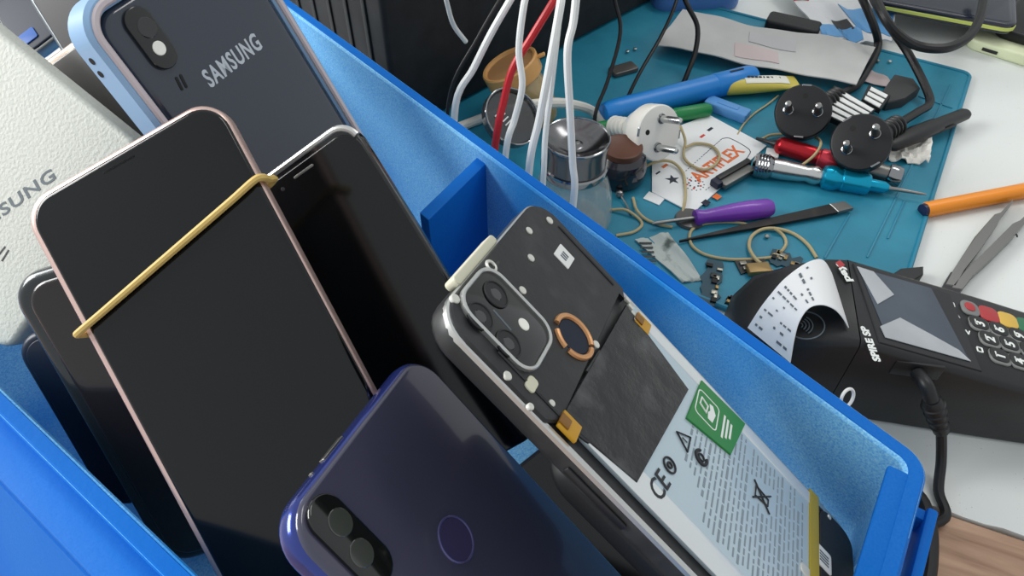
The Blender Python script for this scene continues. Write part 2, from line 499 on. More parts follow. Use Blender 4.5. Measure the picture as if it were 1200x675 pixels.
# short dividing rib on the far wall
ip = meet(far_in, fd, v2(D(547, 214, RIM-.006)), ed)
rd = -fd
mb = MB()
fr = Matrix(((ed.x, rd.x, 0, ip.x), (ed.y, rd.y, 0, ip.y), (0, 0, 1, 0), (0, 0, 0, 1)))
mb.box(.022, -.0035, (RIM-.006+FL)/2, .05, .007, RIM-.006-FL, .0008, Mx=fr)
part('divider', mb, 'blue_rim', bin_, True)
# stepped ledge under the near rim and a bar outside the right hand end
no = V((-nd.y, nd.x))
if no.dot(bc-v2(n2)) > 0: no = -no
mid = (cB+cC)/2
mb = MB(); fr = Matrix(((nd.x, no.x, 0, mid.x), (nd.y, no.y, 0, mid.y), (0, 0, 1, 0), (0, 0, 0, 1)))
ln = (cC-cB).length
mb.box(0, .0125, RIM-.008, ln-.02, .014, .005, .001, Mx=fr)
for k in range(9): mb.box(-ln/2+.03+k*(ln-.06)/8, .010, RIM-.018, .003, .012, .018, .0005, Mx=fr)
part('ledge', mb, 'blue_rim', bin_, True)
mb = MB()
q0, q1 = cC+nd*-.004, cB+nd*.004
R = []
for dd, zz in ((.0185, RIM-.0105), (.0205, RIM-.0105), (.062, 0.), (.058, 0.)):
    R.append([(*(q0+no*dd), zz), (*(q1+no*dd), zz)])
mb.loft([[r[0] for r in R], [r[1] for r in R]])
part('near_panel', mb, 'blue_rim', bin_, True)
eo = V((-ed.y, ed.x))
if eo.dot(bc-ei0) > 0: eo = -eo
emid = (cA+cB)/2; el = (cA-cB).length
mb = MB(); fr = Matrix(((ed.x, eo.x, 0, emid.x), (ed.y, eo.y, 0, emid.y), (0, 0, 1, 0), (0, 0, 0, 1)))
sm = el/2
for c0, c1 in ((.007, .0465), ):
    cx0 = (c0+c1)/2-sm; mb.box(cx0, .0125, RIM-.012, c1-c0, .0035, .012, .001, Mx=fr)
    for sx in (c0+.003, c1-.003): mb.box(sx-sm, .0080, RIM-.012, .004, .008, .009, .0006, Mx=fr)
part('end_bar', mb, 'blue_rim', bin_, True)
mb = MB(); mb.box((.003+.047)/2-sm, -.0012, RIM-.0011, .044, .0076, .0024, .0008, Mx=fr)
part('end_flange', mb, 'blue_rim', bin_, True)

# ------------------------------------------------------------------ phones in the bin
def circ(mb, x, y, r, z0, z1, seg=20, bev=0.0002):
    mb.lathe([(r, z0), (r, z1-bev), (r-bev, z1)], seg, T(x, y, 0)); return mb
def torus(mb, x, y, R, r, z, seg=32, a0=0, a1=2*math.pi, flat=.6):
    full = abs(a1-a0-2*math.pi) < 1e-6
    n = seg
    P = [(x+R*math.cos(a0+(a1-a0)*k/n), y+R*math.sin(a0+(a1-a0)*k/n), z) for k in range(n if full else n+1)]
    mb.tube(P, r, 8, closed=full, smooth=1); return mb

# --- opened phone with bare battery
W, L = .078, .164
P = Pl((-0.0186, 0.1136, 0.1944), (0.3335, 0.8935, -0.3006), (0.6869, -0.4487, -0.5717))
t = thing('opened_phone', 'black phone with its back cover off, showing camera block, copper ring and silver battery', 'phone', P.M, 'phones in the blue bin')
mb = MB(); mb.slab(W/2, -L/2, W, L, .010, -.0078, -.0008, .0012, .002)
fr_ = part('mid_frame', mb, 'mid_frame', t)
mb = MB(); mb.ring(W/2, -L/2, W-.0002, L-.0002, .0099, .0018, -.0022, .0002)
part('silver_edge', mb, 'silver_frame', t, label='thin silver metal edge')
for yy, hh in ((-.062, .022), (-.098, .011)):
    mb = MB(); mb.box(-.0003, yy, -.0045, .0012, hh, .0022, .0004); part('side_button', mb, 'dark_steel', t)
# upper cover plate (with the notch at right)
x0, y0 = P.hit(650, 497); x1, y1 = P.hit(730, 352)
ytop = -.0
cp = [(.0005, -.0105)] + [(.0105-.010*math.cos(a), -.0105+.010*math.sin(a)) for a in [k*math.pi/12 for k in range(1, 6)]] + [(.0105, -.0005), (W-.0105, -.0005)] + \
     [(W-.0105+.010*math.sin(a), -.0105+.010*math.cos(a)) for a in [k*math.pi/12 for k in range(1, 6)]] + [(W-.0005, -.0105), (W-.0005, y1+.002), (x1, y1), (x1, y0-.001), (x0+.004, y0-.001), (x0, y0), (.0005, y0+.003)]
mb = MB(); mb.prism(cp, -.0012, .0011, .0006)
cov = part('cover_plate', mb, 'cover_black', t)
# raised ribs in the plate
for rib in ([(.006, -.018, .0011), (.006, -.048, .0011), (.0085, -.052, .0011), (.0085, -.060, .0011)], [(.013, -.004, .0011), (.034, -.004, .0011)],
            [(W-.004, -.012, .0011), (W-.004, y1+.006, .0011)], [(*P.hit(699, 414), .0011), (*P.hit(684, 438), .0011)]):
    mb = MB(); mb.tube(rib, .0005, 6); part('plate_rib', mb, 'mid_frame', cov)
# camera island
ccx, ccy = P.hit(590, 377)
ux, uy = .0215, .0268
mb = MB(); mb.slab(ccx, ccy, ux, uy, .006, .0005, .0019, .0004)
cm = part('camera_block', mb, 'cam_glass', t)
mb = MB(); mb.ring(ccx, ccy, ux+.0012, uy+.0012, .0066, .0011, .0005, .0026)
part('camera_ring', mb, 'silver_frame', cm, label='silver metal ring around the camera block')
for px, py in ((581, 345), (563, 371), (596, 403)):
    lx, ly = P.hit(px, py, .002)
    mb = MB(); circ(mb, lx, ly, .0042, .0015, .0021); torus(mb, lx, ly, .0040, .0003, .0021)
    ob = part('lens', mb, 'black_soft', cm)
    mb = MB(); circ(mb, lx, ly, .0019, .0018, .0023); part('lens_glass', mb, 'lens', cm)
lx, ly = P.hit(614, 380, .002)
mb = MB(); circ(mb, lx, ly, .0019, .0016, .0022); part('flash', mb, 'flash', cm, label='white flash')
mb = MB(); fm, l_ = P.textM((578, 363), (599, 387), .00192)
mb.box(l_/2, 0, 0, l_, .0007, .0001, .00002, Mx=fm); part('lens_print', mb, 'print_grey', cm)
# copper fingerprint ring with gaps
rx, ry = P.hit(669, 397); 
mb = MB(); circ(mb, rx, ry, .0058, .0005, .0013); rg = part('fingerprint_sensor', mb, 'navy', t)
mb = MB()
for a0, a1 in ((-.2, 2.7), (3.1, 3.9), (4.1, 5.9)): torus(mb, rx, ry, .0068, .0009, .0013, 24, a0-.9, a1-.9, .6)
part('sensor_ring', mb, 'copper', rg, label='broken copper coloured ring')
for px, py, r in ((530, 353, .0014), (617, 273, .0013), (619, 305, .0013), (641, 261, .0014), (695, 406, .0013), (609, 343, .0013), (591, 443, .0013), (643, 475, .0010), (618, 479, .0010)):
    sx_, sy_ = P.hit(px, py)
    mb = MB(); circ(mb, sx_, sy_, r, .0005, .0016, 14); part('contact_pin', mb, 'pin_white', t)
sx_, sy_ = P.hit(572, 315)
mb = MB(); torus(mb, sx_, sy_, .0016, .0005, .0013, 20); part('screw_ring', mb, 'pin_white', t)
sx_, sy_ = P.hit(619, 453); mb = MB(); mb.slab(sx_, sy_, .005, .0034, .0012, .0005, .0016, .0003); part('contact_pad', mb, 'beige', t)
# white sticker
sx_, sy_ = P.hit(658, 303); mb = MB(); mb.slab(sx_, sy_, .0075, .0066, .0004, .001, .0014, .0001); st = part('sticker', mb, 'sticker', t, label='small white sticker')
mb = MB()
for k in range(3): mb.box(sx_-.0012+k*.0012, sy_, .00142, .0008, .0026, .00006, .00002)
part('sticker_print', mb, 'print_grey', st)
# earpiece strip standing out at the top edge
ax, ay = P.hit(531, 325); bx, by = P.hit(577, 277)
mb = MB(); mb.slab((ax+bx)/2, .0012, abs(bx-ax)+.001, .0028, .0012, -.004, .0002, .0004); part('earpiece_strip', mb, 'beige', t, label='cream coloured strip on the top edge')
# battery
def hp(*pp): return [P.hit(*q) for q in pp]
bl = P.hit(668, 505); br = P.hit(748, 380); bb = P.hit(955, 590); bx0 = P.hit(820, 664)
xl, xr, yt, yb = bl[0]+.0005, W-.0020, max(bl[1], br[1])-.002, bb[1]
mb = MB(); mb.slab((xl+xr)/2, (yt+yb)/2, xr-xl, yt-yb, .0025, -.0010, .0010, .0008)
bat = part('battery', mb, 'battery', t, label='silver battery covered with fine print')
mb = MB(); mb.slab(xl+.0040, (yt+yb)/2-.001, .0088, yt-yb-.004, .0015, .0007, .00125, .0003); mb.slab(xr-.0035, (yt+yb)/2-.001, .0055, yt-yb-.004, .0015, .0007, .00125, .0003)
part('battery_edge', mb, 'battery_foil', bat)
mb = MB(); mb.box((xl+xr)/2, yb+.0022, .0008, xr-xl+.002, .0048, .0014, .0003); part('end_tape', mb, 'olive_tape', bat, label='olive yellow tape')
for (px, py), sgn in (((660, 499), 1), ((747, 379), 1)):
    kx, ky = P.hit(px, py)
    mb = MB(); mb.box(kx, ky-.001, .0012, .0062, .0066, .0012, .0003); kp = part('connector_tape', mb, 'kapton', t, label='amber tape over a battery connector')
    mb = MB(); mb.box(kx-.0006, ky+.001, .0020, .0034, .0034, .0008, .0002); part('connector', mb, 'kapton_dark', kp)
gx, gy = P.hit(737, 356)
mb = MB()
for k in range(4): mb.box(*P.hit(732+k*3.3, 354+k*8.0), .0012, .0016, .0022, .0012, .0002)
part('connector_pins', mb, 'pin_white', t)
# graphite sheet
g = hp((653, 493), (742, 568), (803, 459), (730, 360))
mb = MB(); mb.prism(g, .0008, .0016, .0003); part('graphite_sheet', mb, 'graphite', t)
# green label
g = hp((818, 448), (869, 499), (852, 535), (800, 492))
mb = MB(); mb.prism(g, .0009, .0017, .0002); gl = part('green_label', mb, 'green_label', t, label='green recycling label')
fm, l_ = P.textM((816, 502), (836, 466), .00172)     # along the label, text reads up the phone width
mb = MB()
gc = P.hit(829, 480, .0017)
mb.ring(gc[0], gc[1], .0125, .0105, .002, .0005, .0016, .0018)
mb.prism([(gc[0]+a, gc[1]+b) for a, b in ((-.0036, -.0030), (.0010, -.0038), (.0040, -.0020), (.0036, -.0004), (.0008, -.0012), (-.0008, -.0004), (-.0036, -.0008))], .0016, .0018)
mb.tube([(gc[0]-.0022, gc[1]+.0004, .0018), (gc[0]+.0014, gc[1]+.0002, .0018), (gc[0]+.0026, gc[1]+.0034, .0018), (gc[0]-.0008, gc[1]+.0036, .0018)], .0004, 6, closed=True, smooth=1)
for k in range(3): mb.box(gc[0]+.0005*k, gc[1]-.0078-.0017*k, .00176, .0115-.002*k, .0009, .0001, .00002)
part('label_print', mb, 'print_white', gl)
# battery markings
ZP = .00132
def along(px, py, qx, qy): return P.textM((px, py), (qx, qy), ZP)
mb = MB()
fm, l_ = along(774, 590, 784, 572); mb.text('CE', .0082, fm, .00006, bold=.00005)
cx_, cy_ = P.hit(785, 545, ZP); torus(mb, cx_, cy_, .0024, .0003, ZP, 20); torus(mb, cx_, cy_, .0009, .0003, ZP, 12)
tx, ty = P.hit(802, 515, ZP)
mb.tube([(tx-.0034, ty-.0022, ZP), (tx+.0034, ty-.0022, ZP), (tx, ty+.0034, ZP)], .0003, 6, closed=True, smooth=1); mb.box(tx, ty-.0002, ZP, .0005, .0022, .0001, .00002)
cx_, cy_ = P.hit(822, 536, ZP); torus(mb, cx_, cy_, .0024, .0005, ZP, 20, .4, 5.2); torus(mb, cx_, cy_, .0012, .0003, ZP, 14)
cx_, cy_ = P.hit(893, 582, ZP)
mb.tube([(cx_-.0022, cy_+.003, ZP), (cx_+.0022, cy_+.003, ZP), (cx_+.0014, cy_-.003, ZP), (cx_-.0014, cy_-.003, ZP)], .00028, 6, closed=True, smooth=1)
mb.tube([(cx_-.004, cy_+.004, ZP), (cx_+.004, cy_-.004, ZP)], .00028, 6); mb.tube([(cx_+.004, cy_+.004, ZP), (cx_-.004, cy_-.004, ZP)], .00028, 6)
part('battery_symbols', mb, 'print_dark', bat)
mb = MB(); rnd = random.Random(3)
yy = P.hit(800, 560, ZP)[1]
row = 0
while yy > yb+.006:
    x = xl+.009+rnd.uniform(0, .003); end = xr-.009-(0 if row % 3 else rnd.uniform(0, .015))
    if row < 5: x += .017-row*.002
    while x < end:
        w = rnd.uniform(.0015, .006)
        if not (cx_-.006 < x+w/2 < cx_+.006 and cy_-.006 < yy < cy_+.006): mb.box(x+w/2, yy, .00106, w, .0006 if row % 4 else .0009, .00008, .00002)
        x += w+rnd.uniform(.0006, .0014)
    yy -= .0021; row += 1
part('battery_print', mb, 'print_pale', bat)
# lower speaker module
mb = MB(); mb.slab(W/2, (yb-.0015-L+.001)/2, W-.005, abs(yb-.0015+L-.001), .006, -.0012, .0009, .0005); lm = part('speaker_module', mb, 'black_matte', t)
sx_, sy_ = P.hit(962, 656)
mb = MB(); mb.slab(sx_, sy_, .0085, .0075, .001, .0007, .0012, .0001); ss = part('sticker', mb, 'sticker', t, label='white printed sticker on the lower module')
mb = MB()
for k in range(4): mb.box(sx_-.0018+k*.0012, sy_, .00123, .0007, .0045, .00006, .00002)
part('sticker_print', mb, 'print_grey', ss)
sx_, sy_ = P.hit(941, 671); mb = MB(); mb.slab(sx_, sy_, .004, .0055, .0015, .0007, .0014, .0003); part('contact_pad', mb, 'pin_white', t)
sx_, sy_ = P.hit(969, 607); mb = MB(); circ(mb, sx_, sy_, .001, .0005, .0012, 12); part('contact_pin', mb, 'pin_white', t)

Q = Pl(P.at(.006, -.050, -.0105), (0.3335, 0.8935, -0.3006), (0.6869, -0.4487, -0.5717))  # added phone: its black covers bright bin floor in the gap
t = thing('black_phone', 'added plain black phone filling the dark gap directly underneath the opened phone', 'phone', Q.M, 'phones in the blue bin')
mb = MB(); mb.slab(W/2-.002, -L/2+.048, W-.004, L-.100, .010, -.0085, -.0004, .0024, .0024, n=8, seg=4); part('frame', mb, 'black_soft', t)
mb = MB(); mb.slab(W/2-.002, -L/2+.048, W-.009, L-.105, .008, -.002, .0001, .001, .0002, n=8); part('front_glass', mb, 'bezel_glass', t)

# --- purple phone, back up
W, L = .0795, .160
P = Pl((-0.0534, 0.0718, 0.1698), (0.2938, 0.8957, -0.3337), (0.6474, -0.4433, -0.6199))
t = thing('purple_phone', 'glossy dark purple phone back up, round fingerprint sensor, beside the opened phone', 'phone', P.M, 'phones in the blue bin')
mb = MB(); mb.slab(W/2, -L/2, W, L, .0115, -.0085, -.0006, .0028, .0028, n=10, seg=5); part('frame', mb, 'purple_frame', t)
mb = MB(); mb.slab(W/2, -L/2, W-.0022, L-.0022, .0105, -.003, 0, .0014, .0002, n=10, seg=5); part('back_cover', mb, 'purple_back', t)
fx, fy = P.hit(534, 632)
mb = MB(); circ(mb, fx, fy, .0062, -.0004, .0002, 32); fs = part('fingerprint_sensor', mb, 'purple_dark', t)
mb = MB(); torus(mb, fx, fy, .0064, .00035, .0002, 40); part('sensor_ring', mb, 'purple_ring', fs)
c1 = P.hit(409, 634)
mb = MB(); mb.slab(c1[0], c1[1], .0115, .0275, .0057, -.0004, .0016, .0006, n=8); cm = part('camera_block', mb, 'cam_glass', t)
for px, py in ((399, 612), (424, 648)):
    q = P.hit(px, py, .0016); mb = MB(); circ(mb, q[0], q[1], .0036, .0012, .0019, 24); part('lens', mb, 'lens_green', cm)
mb = MB(); mb.box(.02, .0001, -.0042, .0012, .0010, .0012, .0003); mb.slab(.03, .00015, .010, .0008, .0003, -.005, -.003, .0002)
part('top_port', mb, 'steel', t)

# --- rose gold phone, screen up
W, L = .074, .148
P = Pl((-0.1575, 0.1759, 0.1732), (0.88, 0.2883, 0.3775), (0.4691, -0.6527, -0.595)); ROSE = P; RW = W
t = thing('rose_gold_phone', 'phone with dark blank screen and rose gold frame under a yellow rubber band', 'phone', P.M, 'phones in the blue bin')
mb = MB(); mb.slab(W/2, -L/2, W, L, .0105, -.0078, -.0004, .0022, .0028, n=10, seg=5); part('frame', mb, 'rose_metal', t, label='rose gold metal frame')
mb = MB(); mb.slab(W/2+.0009, -L/2, W-.0028, L-.0030, .0096, -.003, .0005, .0018, .0002, n=10, seg=5); gls = part('front_glass', mb, 'bezel_glass', t)
mb = MB(); mb.slab(W/2, -.0105-(L-.02)/2, W-.0095, L-.02, .0012, .0002, .00046, .00002); part('display', mb, 'screen_glass', gls)
mb = MB(); mb.slab(W/2, -.0052, .012, .0010, .0005, .0002, .0005, .0001); part('earpiece', mb, 'black_soft', gls)
# rubber band around it
p0, p1 = P.hit(95, 391), P.hit(311, 204)
ys = lambda x: p0[1]+(p1[1]-p0[1])*(x-p0[0])/(p1[0]-p0[0])
zf, zb_ = .0020, -.0094
loop = [(-.0013, ys(-.0013), -.004), (-.0014, ys(0), .0004), (.0006, ys(.001), zf)]+[(W*k/8, ys(W*k/8), zf) for k in range(1, 8)] + \
       [(W-.0006, ys(W), zf), (W+.0014, ys(W), .0004), (W+.0013, ys(W), -.004), (W+.0004, ys(W), zb_)]+[(W*k/4, ys(W*k/4), zb_-.0002) for k in (3, 2, 1)]+[(-.0004, ys(0), zb_)]
mb = MB(); mb.tube(loop, .0012, 8, closed=True, smooth=4)
solo('rubber_band', 'yellow tan rubber band stretched across the rose gold phone', 'rubber band', mb, 'rubber_tan', P.M)

# --- black phone with silver edge
W, L = .064, .125
_v = V((0.526, -0.625, -0.575)).normalized(); _u = V((0.7965, 0.2467, 0.552)); _u = (_u-_v*_u.dot(_v)).normalized()
P = Pl((-0.1082, 0.1959, 0.1494), _u, _v)
t = thing('silver_edged_phone', 'black screened phone with a thin silver top edge, right behind the rose gold phone', 'phone', P.M, 'phones in the blue bin')
mb = MB(); mb.slab(W/2, -L/2, W, L, .008, -.0070, -.0002, .0014, .002, n=8, seg=4); part('frame', mb, 'black_gloss', t)
pth = [(.0006+.0075*(1-math.cos(q)), -.0001-.0075*(1-math.sin(q)), -.0008) for q in [math.pi/2*k/8 for k in range(1, 9)]]
pth = pth+[(W-x, y, z) for x, y, z in reversed(pth)]
mb = MB(); mb.tube(pth, .0013, 10, smooth=1)
part('top_edge', mb, 'silver_frame', t, label='silver metal top edge')
mb = MB(); mb.slab(W/2, -L/2-.0011, W-.0012, L-.0030, .0075, -.002, .0003, .0006, .0002, n=8, seg=4); gls = part('front_glass', mb, 'bezel_glass', t)
q0, q1 = P.hit(345, 210), P.hit(368, 192)
mb = MB(); mb.slab((q0[0]+q1[0])/2, (q0[1]+q1[1])/2, .0088, .0010, .0005, .0002, .0005, .0001); part('earpiece', mb, 'steel_grey', gls)
mb = MB(); circ(mb, *P.hit(332, 222), .0008, .0002, .0005, 12); part('sensor', mb, 'dark_steel', gls)

# --- phone in pale blue case
W, L = .078, .158
P = Pl((-0.1349, 0.2126, 0.2194), (0.4228, 0.9058, 0.0292), (0.3841, -0.1499, -0.911))
t = thing('phone_in_case', 'dark blue grey phone lying back up in a pale blue bumper case', 'phone', P.M, 'phones in the blue bin')
mb = MB(); mb.ring(W/2, -L/2, W, L, .012, .0052, -.0112, -.0002, n=10); cse = part('bumper_case', mb, 'case_blue', t, label='pale blue bumper case')
mb = MB(); mb.ring(W/2, -L/2, W-.0036, L-.0036, .0105, .0026, -.002, .0008, n=10); part('case_lip', mb, 'case_pink', cse)
mb = MB(); mb.slab(W/2, -L/2, W-.0104, L-.0104, .0085, -.0112, -.0008, .0028, .001, n=10, seg=5); part('back_cover', mb, 'samsung_back', t)
q = P.hit(177, 45)
mb = MB(); mb.slab(q[0], q[1], .0105, .0215, .005, -.001, .0008, .0005, n=8); cm = part('camera_block', mb, 'cam_glass', t)
q = P.hit(171, 33); mb = MB(); circ(mb, q[0], q[1], .0034, .0006, .0011, 22); part('lens', mb, 'lens', cm)
q = P.hit(185, 57); mb = MB(); circ(mb, q[0], q[1], .0024, .0006, .0012, 22); part('flash', mb, 'flash', cm, label='white flash')
mb = MB()
for (a, b) in (((206, 90), (214, 106)), ((211, 87), (219, 103))):
    fm, l_ = P.textM(a, b, -.0007); mb.slab(l_/2, 0, l_, .0011, .0005, -.0001, .0001, .00005, Mx=fm)
part('speaker_slots', mb, 'hole_dark', t)
fm, l_ = P.textM((247, 103), (306, 57), -.00078)
mb = MB(); mb.text('SAMSUNG', .0085, fm, .00006, sx=.62, bold=.00022, space=1.12)
bb_ = [v.co for v in mb.bm.verts]
w0 = max((fm.inverted() @ c).x for c in bb_)
mb.bm.free(); mb = MB(); mb.text('SAMSUNG', .0088, fm, .00006, sx=.62*l_/w0, bold=.00022, space=1.12)
part('lettering', mb, 'letter_silver', t, label='silver SAMSUNG lettering')
mb = MB()
for px, py in ((108, 72), (118, 87)):
    r_ = ray(px, py); o = P.o; k = (o-EYE).dot(P.u)/r_.dot(P.u); p = EYE+r_*k-o
    mb.lathe([(.0012, -.0003), (.0012, .00015)], 14, Matrix(((0, 0, -1, 0), (0, 1, 0, p.dot(P.v)), (1, 0, 0, p.dot(P.w)), (0, 0, 0, 1))))
part('case_holes', mb, 'hole_dark', cse)

# --- dark phone beneath, at left
W, L = .074, .127
_a, _b = EYE+ray(-2, 333)*.250, EYE+ray(147, 590)*.282
vv = (_b-_a).normalized(); uu = (ROSE.u-vv*ROSE.u.dot(vv)).normalized()
P = Pl(_a, uu, vv); DARK = P
t = thing('dark_phone', 'dark glossy brownish black phone leaning under the left side of the rose gold phone', 'phone', P.M, 'phones in the blue bin')
mb = MB(); mb.slab(W/2, -L/2, W, L, .012, -.0085, -.0010, .0036, .0030, n=10, seg=6); part('frame', mb, 'dark_edge', t)
mb = MB(); mb.slab(W/2+.001, -L/2, W-.008, L-.007, .0095, -.003, .0000, .0020, .0002, n=10, seg=5); part('back_cover', mb, 'brown_black', t)
P = Pl(DARK.at(-.020, -.024, -.018), DARK.u, -DARK.v); W, L = .07, .080  # added slab: its dark navy stands in for the shaded bin interior
t = thing('shade_filler_phone', 'added dull navy phone standing in for deep bin shade, lowest at the left, between the near bin wall and the dark phone', 'phone', P.M, 'phones in the blue bin')
mb = MB(); mb.slab(W/2, -L/2, W, L, .010, -.0080, 0, .0022, .0022, n=8, seg=4); part('frame', mb, 'shade_navy', t)
mb = MB(); mb.slab(W/2, -L/2, W-.005, L-.005, .008, -.002, .0003, .0004, .0002, n=8); part('back_cover', mb, 'shade_navy', t)

# --- white leather-look box with grey lettering
def pose(TL, Z, TR, W, Q):
    a = ray(*TL)*Z; r = ray(*TR); A, B, Cc = r.dot(r), -2*r.dot(a), a.dot(a)-W*W
    k = (-B-math.sqrt(max(B*B-4*A*Cc, 0)))/2/A; u = (r*k-a).normalized()
    n = ray(*TL).cross(ray(*Q)); v = u.cross(n).normalized()
    if v.dot(ray(*Q)-ray(*TL)) < 0: v = -v
    return Pl(EYE+a, u, v)
P = pose((-45, 2), .285, (166, 172), .095, (-110, 110))
W, L = .095, .098
t = thing('white_box', 'white leather-textured box lid with faint grey lettering, at the left of the bin', 'box', P.M)
mb = MB(); mb.slab(W/2, -L/2, W, L, .006, -.012, 0, .0022, .001, n=6, seg=4); part('lid', mb, 'white_box', t)
mb = MB()
fm, l_ = P.textM((-42, 286), (59, 214), .0001)
mb.text('SAMSUNG', .0062, fm, .00006, sx=.62, bold=.0, space=1.1)
w0 = max((fm.inverted() @ v.co).x for v in mb.bm.verts)
mb.bm.free(); mb = MB(); mb.text('SAMSUNG', .0066, fm, .00006, sx=.62*l_/w0, bold=.0001, space=1.1)
part('lettering', mb, 'print_grey', t)
mb = MB()
for a, b in (((-2, 299), (6, 289)), ((2, 306), (10, 293))):
    fm, l_ = P.textM(a, b, .0001); mb.box(l_/2, 0, 0, l_, .0007, .0001, .00002, Mx=fm)
part('print_strokes', mb, 'print_dark', t)

# --- three phones filed at the far left
P = pose((-40, 135), .315, (140, 4), .083, (10, 215)); W, L = .083, .07
t = thing('brown_grey_phone', 'brown grey phone with a tan top edge, between the white box and the blue case', 'phone', P.M, 'phones in the blue bin')
mb = MB(); mb.slab(W/2, -L/2, W, L, .009, -.0078, -.0004, .0025, .0025, n=8, seg=4); part('frame', mb, 'tan_metal', t)
mb = MB(); mb.slab(W/2, -L/2-.0014, W-.002, L-.0042, .008, -.002, .0002, .0012, .0002, n=8, seg=4); part('back_cover', mb, 'brown_grey', t)
P = pose((22, -15), .345, (190, -140), .085, (64, 52)); W, L = .085, .16
t = thing('grey_edged_phone', 'black phone with a grey metal side, behind the brown grey phone', 'phone', P.M, 'phones in the blue bin')
mb = MB(); mb.slab(W/2, -L/2, W, L, .009, -.0078, -.0004, .0025, .0025, n=8, seg=4); part('frame', mb, 'grey_edge', t)
mb = MB(); mb.slab(W/2, -L/2, W-.004, L-.004, .008, -.002, .0002, .0012, .0002, n=8, seg=4); part('back_cover', mb, 'black_soft', t)
P = pose((-14, 5), .372, (150, -118), .087, (10, 44)); W, L = .087, .048
t = thing('navy_phone', 'navy phone with a blue tab on its back, in the bin corner', 'phone', P.M, 'phones in the blue bin')
mb = MB(); mb.slab(W/2, -L/2, W, L, .009, -.0078, -.0004, .0018, .0025, n=8, seg=4); part('frame', mb, 'silver_frame', t)
mb = MB(); mb.slab(W/2, -L/2, W-.0016, L-.0016, .0085, -.002, .0002, .0010, .0002, n=8, seg=4); part('back_cover', mb, 'navy', t)
q = P.hit(32, 45); mb = MB(); mb.slab(q[0], q[1], .0105, .008, .001, .0001, .0008, .0002); part('blue_tab', mb, 'blue_tab', t, label='bright blue tab')

# --- unseen phones added flat on the bin floor to darken the gaps
def filler_phone(label, c, ang, W, L, mf, mg):
    Mx = T(c.x, c.y, FL+.0006) @ Matrix.Rotation(ang, 4, 'Z')
    t = thing('dark_phone', label, 'phone', Mx, 'phones in the blue bin')
    mb = MB(); mb.slab(0, 0, L, W, .009, 0, .0082, .002, n=8, seg=4); part('frame', mb, mf, t)
    mb = MB(); mb.slab(0, 0, L-.004, W-.004, .008, .006, .0085, .0004, n=8); part('front_glass', mb, mg, t)
na = math.atan2(nd.y, nd.x); fa = math.atan2(fd.y, fd.x)
filler_phone('added flat phone, dark to stand in for shade, at the bottom of the bin, low beside the near wall', cC.lerp(cB, .42)-no*.058, na, .074, .120, 'shade_navy', 'shade_navy')
_c = D(706, 640, FL)
filler_phone('added flat phone, black to stand in for shade, at the bottom of the bin, between the purple and the opened phone', V((_c.x, _c.y)), fa, .074, .10, 'black_soft', 'bezel_glass')
# ------------------------------------------------------------------ teal repair mat
MZ = .003
tr = D(1138, 90); ta = D(850, 15); tb = D(1037, 312)
ax_ = (ta-tr).normalized(); bx_ = (tb-tr); bx_ = (bx_-ax_*bx_.dot(ax_)).normalized()
MATL, MATW = .345, .34
MF = Matrix(((-ax_.x, -bx_.x, 0, tr.x), (-ax_.y, -bx_.y, 0, tr.y), (0, 0, 1, 0), (0, 0, 0, 1)))   # x toward right edge, y toward far edge; origin at far right corner
MI = MF.inverted()
t = thing('repair_mat', 'teal silicone repair mat covered with tools and plugs on the white desk', 'mat', MF)
mb = MB(); mb.slab(-MATL/2, -MATW/2, MATL, MATW, .008, 0, MZ, .0006); part('mat_sheet', mb, 'teal', t)
mb = MB(); mb.ring(-MATL/2, -MATW/2, MATL, MATW, .008, .0028, .001, MZ+.0012); part('raised_border', mb, 'teal_lip', t)
def mloc(px, py): p = MI @ D(px, py, MZ); return p
mb = MB()
def ridge(p, q, w=.0012, h=.0007):
    a, b = mloc(*p), mloc(*q); a.z = b.z = 0; fm = frame((a+b)/2+V((0, 0, MZ)), b-a); L = (b-a).length
    mb.box(0, 0, h/2-.0002, L, w, h+.0004, .0002, Mx=fm)
ridge((1114, 100), (1016, 302)); part('ridge', mb, 'teal_lip', t)
mb = MB(); ridge((1076, 113), (1116, 127)); part('ridge', mb, 'teal_lip', t)
mb = MB(); ridge((996, 250), (966, 303)); part('ridge', mb, 'teal_lip', t)
mb = MB(); ridge((1060, 235), (1040, 280)); part('ridge', mb, 'teal_lip', t)
mb = MB()
for k in range(3):
    a = mloc(905+k*45, 28+k*12.2); mb.lathe([(.0028, MZ), (.0028, MZ+.0004)], 16, T(a.x, a.y-.007, 0))
part('parts_well', mb, 'teal_dark', t)
def mz(px, py, h=0.): return D(px, py, MZ+h)

# ------------------------------------------------------------------ black box at the back
K = V((-.050, .475, 0)); kd = V((math.cos(math.radians(44)), math.sin(math.radians(44)), 0))
BF = frame(K+V((0, 0, MZ+.0002)), kd)                  # x along the right face, y to the left
t = thing('black_equipment_box', 'large matte black box standing behind the bin and the hanging cables', 'box', BF)
mb = MB(); mb.slab(.1075, .17, .305, .34, .004, .002, .18, .002, .002); part('casing', mb, 'black_box', t)
mb = MB()
for k in range(14): mb.box(-.0456, .02+k*.022, .095, .0016, .004, .13, .0005)
part('front_ribs', mb, 'black_matte', t)
mb = MB(); a = BF.inverted() @ AY(655, 6, .51)
mb.slab(a.x+.01, 0, .04, .02, .002, -.0002, .0006, .0001, Mx=Matrix(((1, 0, 0, 0), (0, 0, -1, 0), (0, 1, 0, a.z+.006), (0, 0, 0, 1))))
part('paper_label', mb, 'bag_grey', t, label='grey paper label')
for sx in (-.02, .24):
    for sy in (.03, .31):
        mb = MB(); mb.lathe([(.008, 0), (.008, .003)], 16, T(sx, sy, 0)); part('foot', mb, 'black_soft', t)

